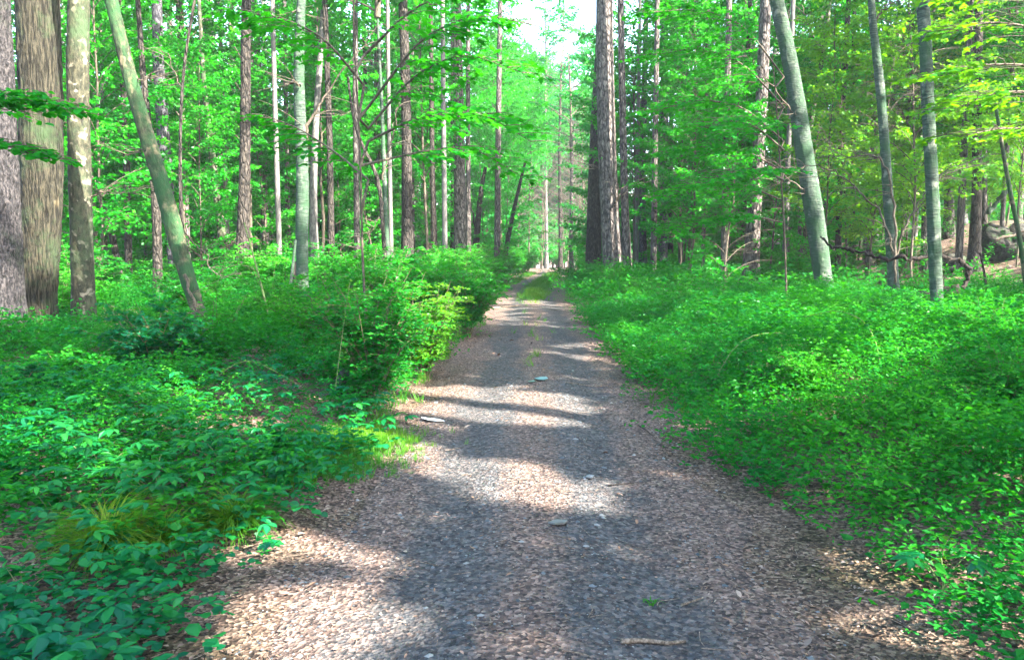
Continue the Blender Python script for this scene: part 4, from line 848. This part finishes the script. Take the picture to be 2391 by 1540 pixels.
for q, (px, py, nn, lab) in enumerate([(1265, 1455, 60, 'small grass sprout low on the track near the bottom edge'), (1155, 1500, 60, 'faint grass sprout at the bottom edge left of the centre line'), (1520, 1415, 70, 'bright grass sprout on the gravel at the lower right'),
     (1150, 1205, 30, 'tiny green sprout right beside the long sunlit streak'), (1298, 1242, 50, 'flat grassy patch in the middle of the track'), (1238, 1025, 25, 'tiny sprout on the shaded gravel beyond the long sunlit streak'), (1105, 1310, 20, 'tiny green sprout left of centre in the foreground gravel')]):
    tuft(px, py, lab, nn, .07, 20+q, 'grass sprouts on the track', .2, rad=.012)

# ------------------------------------------------------------------ shrubs
def shrub(px, py, Hs, Rr, label, seed, mat='shrub', leafL=.034, nst=34, lpc=60, shape='quad', Y=None, group=None, cat='shrub', name='shrub', el=(1.0, 1.5), ulo=.22):
    q = np.random.default_rng(seed)
    if Y is None: p = onground(px, py)
    else: p = Vector(((px-1195.5)/FPX*Y, Y, 0))
    base = (p.x, p.y, hz(p.x, p.y)); root = thing(name, base, label, cat, group)
    T = Tubes(); LP, LD, LN, LL = [], [], [], []
    for s in range(nst):
        az = q.random()*6.28; Ln = Hs*q.uniform(.75, 1.25); C = curve((q.normal(0, .05), q.normal(0, .05), -.03), az, q.uniform(*el), q.uniform(.1, 1.1), Ln, 8, .12, q)
        C[:, :2] *= Rr/Hs*1.15; T.add(C, np.linspace(.008, .002, 9), 4)
        for k in range(int(lpc*.28)):
            u = q.uniform(ulo, .97); pb = np.array([np.interp(u*8, range(9), C[:, c]) for c in range(3)]); ta = q.random()*6.28; tl = q.uniform(.10, .26)*Hs
            W = curve(pb, ta, q.uniform(-.1, .7), -.1, tl, 3, .2, q); T.add(W, [.003, .0025, .002, .0015], 3)
            for h in range(17):
                v = (h+1)/17; pp = np.array([np.interp(v*3, range(4), W[:, c]) for c in range(3)]); la = ta+(1 if h % 2 else -1)*q.uniform(.4, 1.4)
                LP.append(pp+q.normal(0, .01, 3)); LD.append([math.cos(la), math.sin(la), q.normal(.1, .35)]); LN.append([q.normal(0, .45), q.normal(0, .45), 1]); LL.append(leafL*q.uniform(.7, 1.3))
    V, F = leaves(*map(np.array, (LP, LD, LN)), np.array(LL), np.array(LL)*.7, shape)
    link('stems', T.mesh('stems', M['shrubstem']), root); link('leaves', mesh_np('leaves', V, F, M[mat], False), root)
    return root
shrub(868, 945, 1.5, .85, 'big twiggy small-leaved shrub beside the track on the left', 1, nst=34, lpc=62, leafL=.05, ulo=.16)
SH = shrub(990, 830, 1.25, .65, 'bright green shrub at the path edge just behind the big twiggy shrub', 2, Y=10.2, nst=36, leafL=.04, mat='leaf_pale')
shrub(760, 800, 1.2, .9, 'leafy shrub left of the big twiggy shrub, before the forked trunk', 3, Y=10.8, nst=38, leafL=.045)
shrub(360, 800, 1.05, .7, 'rounded leafy shrub at the foot of the leaning mossy tree', 4, Y=9.2, nst=30, leafL=.055, shape='oval', mat='creeper')
shrub(150, 850, .5, .6, 'bushy leafy shrub before the foot of the broad oak', 5, Y=8.6, nst=28, leafL=.05, shape='oval')
shrub(500, 800, .95, .7, 'low shrub between the mossy tree foot and the forked trunk', 6, Y=10.4, nst=28, leafL=.045)
shrub(20, 900, .42, .5, 'low shrub at the left edge before the plated pine', 7, Y=7.6, nst=24, leafL=.045, shape='oval', mat='creeper')
base = shrub(1090, 760, 1.5, 1.0, 'dark green shrub crowding the left path edge in mid-distance', 8, Y=15.5, nst=44, leafL=.06)
protos = [base, shrub(1040, 740, 1.6, 1.2, 'broad dark shrub behind the big twiggy shrub', 9, Y=17.5, nst=44, leafL=.065)]
def copy_shrub(src, x, y, sc, rz, label, group):
    r = src.copy(); COL.objects.link(r); r.location = (x, y, hz(x, y)); r.rotation_euler = (0, 0, rz); r.scale = (sc,)*3; r['label'] = label; r['group'] = group
    for ch in list(src.children):
        c = ch.copy(); COL.objects.link(c); c.parent = r
    return r
for q, (px, Y, sc, lab) in enumerate([(2330, 8.6, .55, 'feathery shrub at the right edge, nearest on the bank'), (2310, 13.5, .35, 'feathery shrub right of the slim white-footed beech'), (2100, 11.5, .25, 'low feathery shrub left of the slim white-footed beech'), (1640, 15, .5, 'low feathery shrub on the right bank below the pale reddish-footed trunk'),
      (1500, 21, .55, 'low feathery shrub right of the foot of the great pine'), (1800, 13, .3, 'low feathery shrub before the leaning beech'), (2380, 6.4, .5, 'feathery shrub cut by the right edge low on the bank'), (1900, 7.6, .36, 'lowest feathery shrub in the middle of the right bank'),
      (640, 13.5, .75, 'shrub before the foot of the forked grey-green trunk'), (270, 11, .3, 'shrub between the mottled trunk and the leaning mossy foot'), (90, 10.5, .22, 'shrub right at the foot of the broad oak'), (460, 15, .75, 'shrub behind the leaning mossy foot')]):
    copy_shrub(protos[q % 2], (px-1195.5)/FPX*Y, Y, sc, q*1.7, lab, 'feathery shrubs on the banks')
n = 0
for y in np.arange(14, 66, 2.3):
    for side in (-1, 1):
        if side == 1 and y < 24: continue
        x = float(cx(y))+side*random.uniform(2.1, 2.9); s = random.uniform(.8, 1.15)*(.75 if side == 1 else 1)
        copy_shrub(protos[n % 2], x, y, s, random.random()*6.28, 'dark leafy shrub in the row along the left path edge' if side == -1 else 'leafy shrub in the row along the far right path edge', 'shrubs along the left path edge' if side == -1 else 'shrubs along the right path edge'); n += 1
for q in range(70):
    y = random.uniform(13, 60); px = random.uniform(-40, 2430); x = (px-1195.5)/FPX*y
    if abs(x-float(cx(y))) < 3.2: continue
    if x > 1 and y < 23: continue
    copy_shrub(protos[q % 2], x, y, random.uniform(.7, 1.2), random.random()*6.28, 'low bush among the tree trunks off the track', 'bushes among the trunks')
# far end: bushes closing the view beyond the bend
for q in range(9):
    x = -3+q*1.6+random.random(); y = 84+random.random()*4
    copy_shrub(protos[q % 2], x, y, random.uniform(1.3, 1.9), q, 'pale bush closing the view beyond the bend of the path', 'bushes beyond the bend')

relabel('bushes among the trunks', 'low bush')
relabel('bushes beyond the bend', 'pale far bush')
for g_, side in (('shrubs along the left path edge', 'left'), ('shrubs along the right path edge', 'far right')):
    L_ = sorted([o for o in S.objects if o.get('group') == g_], key=lambda o: o.location.y)
    for i_, o in enumerate(L_): o['label'] = 'leafy shrub in the row along the %s path edge, %s' % (side, (ORD[i_] if i_ < 10 else '%dth from the near end' % (i_+1)))
# long arching canes (rose/bramble)
def cane(pts, label, seed, group=None):
    q = np.random.default_rng(seed); P = np.array([list(at(*p)) for p in pts]); b = P[0].copy(); b[2] = hz(b[0], b[1]); P = P-b
    P[0][2] = min(P[0][2], 0)-.03
    tt = np.linspace(0, len(P)-1, 12); C = np.stack([np.interp(tt, range(len(P)), P[:, c]) for c in range(3)], -1); C[1:-1] = (C[:-2]+C[1:-1]+C[2:])/3
    root = thing('bramble_cane', tuple(b), label, 'bramble', group); T = Tubes(); T.add(C, np.linspace(.006, .002, 12), 5); link('stem', T.mesh('stem', M['stem']), root)
    n = 46; LP = []; LD = []; LN = []
    for k in range(n):
        u = .1+.9*k/n; p = np.array([np.interp(u*11, range(12), C[:, c]) for c in range(3)]); a = q.random()*6.28; LP.append(p); LD.append([math.cos(a), math.sin(a), q.normal(0, .3)]); LN.append([q.normal(0, .3), q.normal(0, .3), 1])
    V, F = leaves(*map(np.array, (LP, LD, LN)), .042, .024, 'oval'); link('leaves', mesh_np('leaves', V, F, M['leaf_pale'], False), root)
cane([(775, 935, 8.0), (790, 850, 8.0), (805, 740, 8.1), (818, 650, 8.2)], 'tall pale upright cane left of the big twiggy shrub', 1)
cane([(470, 950, 7.5), (500, 880, 7.6), (580, 830, 7.7), (700, 900, 7.6)], 'long pale cane arching low over the left ground cover', 2)
cane([(1640, 880, 8.5), (1720, 790, 8.6), (1830, 770, 8.8), (1930, 830, 9)], 'thin cane arching over the right ground cover', 3)
cane([(2080, 860, 7.5), (2040, 760, 7.8), (1960, 720, 8), (1880, 740, 8.2)], 'upright cane in front of the trunk with crossing limbs', 4)
cane([(2320, 1160, 5), (2200, 1110, 5), (2080, 1090, 5.1), (1980, 1085, 5.2)], 'straight stiff cane lying across the right ground cover', 5)
cane([(2170, 1440, 3.9), (2160, 1380, 3.9), (2190, 1300, 4.0), (2230, 1230, 4.1)], 'leafy yellow-stemmed cane at the lower right', 6)
cane([(2230, 900, 9), (2280, 820, 9), (2340, 790, 9), (2391, 800, 9)], 'dark thin cane arching at the right edge of the bank', 7)

# small compound-leaved plants at lower left
def palmplant(px, py, h, label, seed, n=7):
    q = np.random.default_rng(seed); p = onground(px, py); root = thing('woodland_plant', (p.x, p.y, hz(p.x, p.y)), label, 'plant', None)
    T = Tubes(); LP, LD, LN, LL = [], [], [], []
    for s in range(n):
        az = q.random()*6.28; C = curve((0, 0, -.02), az, 1.3, .5, h*q.uniform(.7, 1.1), 4, .2, q); T.add(C, np.linspace(.004, .002, 5), 4); c = C[-1]
        for k in range(5):
            a = az-1.5+k*.75; LP.append(c); LD.append([math.cos(a), math.sin(a), q.normal(-.2, .12)]); LN.append([q.normal(0, .15), q.normal(0, .15), 1]); LL.append(.115*(1-.15*abs(k-2))*q.uniform(.85, 1.15))
    V, F = leaves(*map(np.array, (LP, LD, LN)), np.array(LL), np.array(LL)*.45, 'oval')
    link('stem', T.mesh('stem', M['stem']), root); link('leaves', mesh_np('leaves', V, F, M['creeper'], False), root)
palmplant(370, 1215, .38, 'tall woodland plant with starry five-part leaves at the lower left', 1, 8)
palmplant(520, 1130, .32, 'leafy plant right of the starry woodland plant, nearer the track', 2, 6)
palmplant(240, 1160, .34, 'bluish leafy plant left of the starry woodland plant', 3, 7)
palmplant(130, 1260, .26, 'low broad-leaved plant near the left edge above the grass tufts', 4, 6)
palmplant(650, 1070, .28, 'leafy plant at the left verge below the arching cane', 5, 7)
palmplant(2200, 1400, .3, 'leafy plant beside the yellow-stemmed cane at the lower right', 6, 5)
palmplant(60, 1430, .18, 'round-leaved plant at the bottom left corner', 7, 6)
palmplant(930, 990, .14, 'small green plant under the big twiggy shrub', 8, 5)

# ------------------------------------------------------------------ litter and gravel (stuff)
def litter(n, name, label, mat, s0, s1, seed, wfn, ymax=16, flat=.25, kk='oval', ymin=2.2, xr=(-5, 6)):
    q = np.random.default_rng(seed); y = ymin+(ymax-ymin)*q.random(n)**1.7; x = q.uniform(xr[0], xr[1], n)
    k = (q.random(n) < wfn(x, y)) & (np.abs(x) < .74*y+.8); x = x[k]; y = y[k]; m = len(x)
    P = np.stack([x, y, surf(x, y)+.006+q.random(m)*.010], -1); a = q.random(m)*6.28
    D = np.stack([np.cos(a), np.sin(a), q.normal(0, flat, m)], -1); N = np.stack([q.normal(0, flat, m), q.normal(0, flat, m), np.ones(m)], -1)
    L = q.uniform(s0, s1, m)*(1+.05*y); V, F = leaves(P, D, N, L, L*q.uniform(.15, .6, m), kk)
    link(name, mesh_np(name, V, F, M[mat], False), kind='stuff', label=label, cat=name.replace('_', ' '))
def wl(x, y):
    e = np.abs(edge(x, y)); return np.clip(.05+.9*sst(.7, 1.4, e+.5*(vnoise(x, y, .5, 19)-.5))+.35*sst(.5, .7, vnoise(x, y, .6, 20)), 0, 1)
litter(60000, 'leaf_litter', 'brown dead leaves scattered over the track and its edges', 'deadleaf', .010, .028, 1, wl)
litter(1500, 'leaf_litter', 'larger curled dead leaves lying in loose drifts on the track', 'deadleaf', .035, .065, 9, lambda x, y: np.clip(.04+.5*sst(.55, .75, vnoise(x, y, .45, 27))+.25*sst(.9, 1.4, np.abs(edge(x, y))), 0, 1), flat=.4)
litter(3500, 'leaf_litter', 'pale brown dead leaves on the litter slope at the right', 'deadleaf', .05, .10, 2, lambda x, y: .9*sst(6, 9, x), ymin=12, ymax=32, xr=(6, 22))
def stones(n, seed):
    q = np.random.default_rng(seed); y = 2.3+9*q.random(n)**1.8; x = cx(y)+q.normal(0, .8, n); k = np.abs(x-cx(y)) < 1.3; x = x[k]; y = y[k]; m = len(x)
    T = np.array([(1, 0, 0), (.25, .8, 0), (-.8, .5, 0), (-.7, -.6, 0), (.4, -.8, 0), (0.1, 0.05, .55)]); s = q.uniform(.003, .009, m)*(1+1.2*(q.random(m) < .04))*(1+.06*y); th = q.random(m)*6.28
    c, sn = np.cos(th), np.sin(th); X = (T[None, :, 0]*c[:, None]-T[None, :, 1]*sn[:, None])*s[:, None]*q.uniform(.6, 1.4, m)[:, None]; Yy = (T[None, :, 0]*sn[:, None]+T[None, :, 1]*c[:, None])*s[:, None]; Zz = T[None, :, 2]*s[:, None]
    V = np.stack([X+x[:, None], Yy+y[:, None], Zz+(surf(x, y)+.001)[:, None]], -1).reshape(-1, 3)
    F = (np.arange(m)[:, None, None]*6+np.array([(0, 1, 5), (1, 2, 5), (2, 3, 5), (3, 4, 5), (4, 0, 5)])[None]).reshape(-1, 3)
    link('gravel', mesh_np('gravel', V, F, M['stone'], False), kind='stuff', label='blue-grey gravel chips on the wheel tracks', cat='gravel')
stones(15000, 1)
q = np.random.default_rng(5)
T = Tubes()
for k in range(420):   # fine twigs and pine needles among the litter
    y = 2.4+9*q.random()**1.6; x = float(cx(y))+q.uniform(-1.7, 1.9); L_ = q.uniform(.04, .16); C = curve((x, y, float(surf(x, y))+.012), q.random()*6.28, .0, 0.0, L_, 3, .25, q); T.add(C, q.uniform(.0015, .003), 4)
link('twig_litter', T.mesh('twig_litter', M['stick']), kind='stuff', label='fine broken twigs strewn over the track', cat='twigs')

# individual sticks and scraps
def stickobj(pts, r, label, name='stick', mat='stick', cat='stick', lift=.03, sides=7):
    P = np.array([list(onground(*p)) for p in pts]); P[:, 2] = surf(P[:, 0], P[:, 1])+lift*.5; b = P[0].copy(); P = P-b
    tt = np.linspace(0, len(P)-1, len(P)*3); C = np.stack([np.interp(tt, range(len(P)), P[:, c]) for c in range(3)], -1); T = Tubes(); T.add(C, np.interp(tt, [0, len(P)-1], [r, r*.55]), sides, cap=True)
    link(name, T.mesh(name, M[mat]), None, tuple(b), 0, label, cat)
stickobj([(1450, 1520), (1500, 1512), (1560, 1512), (1600, 1506)], .012, 'thick dry stick lying at the bottom edge of the track')
stickobj([(1590, 1422), (1620, 1414), (1642, 1408)], .006, 'straight pale stick on the gravel at the lower right')
stickobj([(1320, 900), (1380, 905), (1460, 907)], .007, 'long thin stick across the track in mid-distance')
stickobj([(1100, 1480), (1115, 1495), (1135, 1500)], .004, 'small curved twig at the bottom left of centre')
stickobj([(1490, 1000), (1510, 1012), (1530, 1030)], .006, 'short dark stick near the right edge of the track', mat='rot')
stickobj([(1420, 1142), (1450, 1136), (1480, 1134)], .005, 'thin dark twig right of the long sunlit streak', mat='rot')
stickobj([(530, 1530), (545, 1524), (560, 1517)], .008, 'broken pale stick at the bottom edge left of the track')
stickobj([(1735, 1465), (1738, 1445), (1733, 1425)], .005, 'small upright dry twig in the litter at the lower right', lift=.03)
stickobj([(1150, 720), (1210, 716), (1300, 726)], .03, 'pale broken branch lying across the far track')
stickobj([(880, 988), (930, 984), (975, 982)], .008, 'dry stick pointing at the white plastic strip')
def scrap(pts, label, name, mat, cat, th=.004, z=.03):
    P = np.array([list(onground(*p)) for p in pts]); b = P.mean(0); b[2] = float(surf(b[0], b[1]))+z*.35; P = P-b; P[:, 2] = np.linspace(0, .015, len(P)); n = len(P)
    V = np.vstack([P, P+np.array([0, 0, th])]); me = bpy.data.meshes.new(name); F = [tuple(range(n))[::-1], tuple(range(n, 2*n))]+[(i, (i+1) % n, n+(i+1) % n, n+i) for i in range(n)]
    me.from_pydata(V.tolist(), [], F); me.materials.append(mat); link(name, me, None, tuple(b), 0, label, cat)
scrap([(984, 979), (1000, 982), (1025, 985), (1038, 990), (1024, 991), (1000, 989), (985, 985)], 'pale blue-white strip of litter beside the track under the shrub', 'litter_strip', flatmat('strip', (.62, .72, .80), .4, .1), 'litter')
scrap([(1248, 892), (1262, 889), (1275, 889), (1280, 894), (1270, 898), (1256, 898)], 'pale bluish leaf lying in the middle of the track', 'fallen_leaf', flatmat('pale_leaf', (.10, .22, .23), .5, .15), 'fallen leaf')
scrap([(1232, 899), (1246, 897), (1250, 901), (1236, 903)], 'small pale leaf beside the bluish leaf on the track', 'fallen_leaf', flatmat('pale_leaf2', (.08, .16, .13), .5, .15), 'fallen leaf')
scrap([(1280, 1238), (1300, 1232), (1325, 1236), (1318, 1244), (1296, 1247)], 'flat pale stone in the middle of the track', 'stone', flatmat('flatstone', (.10, .105, .10), .8, .3), 'stone', .010, .012)
scrap([(1365, 1125), (1375, 1121), (1387, 1124), (1382, 1130), (1370, 1130)], 'small grey stone right of the long sunlit streak', 'stone', flatmat('flatstone2', (.10, .12, .14), .8, .3), 'stone', .010, .012)

# fallen limb on the right bank, rock mound, leaning pole
def limb(pts, label, mat='rot', name='fallen_limb', cat='fallen branch', extra=()):
    P = np.array([list(at(x, y, Y)) for x, y, Y, r in pts]); b = P[0].copy(); b[2] = hz(b[0], b[1]); r = [q[3] for q in pts]; tt = np.linspace(0, len(P)-1, len(P)*5)
    def mk(P, r):
        tt = np.linspace(0, len(P)-1, len(P)*5); C = np.stack([np.interp(tt, range(len(P)), P[:, c]) for c in range(3)], -1)
        for _ in range(2): C[1:-1] = (C[:-2]+2*C[1:-1]+C[2:])/4
        C[1:-1] += np.random.default_rng(len(C)).normal(0, .02, C[1:-1].shape)
        return Tubes().add(C-b, np.interp(tt, range(len(r)), r)*.72*(1+.25*np.sin(tt*4.7)), 9, .2, 3, cap=True)
    root = thing(name, tuple(b), label, cat); link('limb', mk(P, r).mesh('limb', M[mat]), root)
    for e in extra:
        E = np.array([list(at(x, y, Y)) for x, y, Y, r_ in e]); link('branch', mk(E, [q[3] for q in e]).mesh('branch', M[mat]), root)
limb([(1915, 552, 15.5, .02), (1938, 576, 15.4, .03), (1960, 576, 15.3, .03), (1985, 585, 15.2, .045), (2018, 588, 15.1, .04), (2048, 602, 15.05, .042), (2075, 606, 15, .048), (2100, 600, 15, .035), (2130, 607, 15, .045), (2165, 600, 15, .035), (2205, 597, 15, .04), (2222, 608, 15, .03), (2246, 604, 15, .05), (2256, 622, 15, .065), (2264, 645, 15, .07), (2248, 672, 15, .045)],
     'dark rotting limb arching between the beeches above the right bank', extra=[[(2200, 615, 15, .02), (2202, 640, 15, .02), (2200, 670, 15, .02)], [(2215, 680, 14.6, .1), (2190, 686, 14.5, .1), (2150, 695, 14.4, .1), (2100, 705, 14.2, .06)]])
limb([(2236, 672, 15, .10), (2222, 688, 14.9, .12), (2200, 700, 14.8, .09), (2160, 705, 14.7, .06)], 'blackened log end on the litter below the arching limb')
limb([(2322, 560, 22, .05), (2290, 556, 23, .05), (2391, 540, 22, .05)][::2], 'long pale pole lying on the litter slope', 'stick', 'fallen_pole')
limb([(2306, 500, 24, .10), (2330, 470, 24, .09), (2350, 440, 24, .08)], 'pale pole leaning on the dark root mound at the right', 'beech', 'leaning_pole')
def mound(px, py, Y, rx, ry, rz, label, seed, mat, name, cat):
    c = at(px, py, Y); q = np.random.default_rng(seed); n1, n2 = 28, 18; V = []
    for i_ in range(n2+1):
        ph = math.pi*i_/n2
        for j_ in range(n1):
            a = 2*math.pi*j_/n1; d = np.array([math.sin(ph)*math.cos(a), math.sin(ph)*math.sin(a), math.cos(ph)])
            r = 1+.28*(vnoise(d[0]*3+seed, d[1]*3+d[2]*2, 1)-.5)*2+.16*(vnoise(d[0]*9, d[1]*9+d[2]*7+seed, 1)-.5)*2; V.append(d*np.array([rx, ry, rz])*r)
    F = [(i_*n1+j_, i_*n1+(j_+1) % n1, (i_+1)*n1+(j_+1) % n1, (i_+1)*n1+j_) for i_ in range(n2) for j_ in range(n1)]
    link(name, mesh_np(name, np.array(V), np.array(F), M[mat]), None, (c.x, c.y, hz(c.x, c.y)+rz*.25), 0, label, cat)
M['rock'] = barkmat('mossy_rock', [(.008, .008, .008), (.02, .02, .018), (.045, .045, .04)], (4, 4, 4), 1.0, moss=(.03, .07, .025), mossamt=.42)
mound(2365, 520, 25, 1.1, .9, .75, 'dark root mound or boulder on the slope near the right edge', 2, 'rock', 'boulder', 'rock')
mound(2235, 570, 25, .6, .5, .35, 'low mossy boulder beside the dark trunk on the litter slope', 5, 'rock', 'boulder', 'rock')
mound(820, 935, 8.9, .22, .2, .2, 'small dark rock in the shade under the big twiggy shrub', 8, 'rock', 'boulder', 'rock')
st = Tubes(); st.add(np.array([(0, 0, -.1), (0.01, 0, .1), (0, 0, .3)]), [.06, .05, .045], 9, .1, 2, cap=True)
p = at(2312, 600, 19); link('stump', st.mesh('stump', M['stick']), None, (p.x, p.y, hz(p.x, p.y)), 0, 'tiny pale broken stump on the litter slope at the right', 'stump')
print('polys', sum(len(o.data.polygons) for o in S.objects if o.type == 'MESH'), 'objects', len(S.objects))

if True:
    me = bpy.data.meshes.new('haze'); x0, x1, y0, y1, z0, z1 = -160, 160, -30, 150, -6, 40
    me.from_pydata([(x, y, z) for x in (x0, x1) for y in (y0, y1) for z in (z0, z1)], [], [(0, 1, 3, 2), (4, 6, 7, 5), (0, 4, 5, 1), (2, 3, 7, 6), (0, 2, 6, 4), (1, 5, 7, 3)])
    m, t, N, L = newmat('haze'); v = N('ShaderNodeVolumePrincipled'); v.inputs['Color'].default_value = (.82, .93, 1, 1); v.inputs['Density'].default_value = .0008; v.inputs['Anisotropy'].default_value = .2
    o = N('ShaderNodeOutputMaterial'); L(v.outputs[0], o.inputs['Volume']); me.materials.append(m)
    link('haze', me, kind='stuff', label='thin pale air between the distant trees', cat='haze')
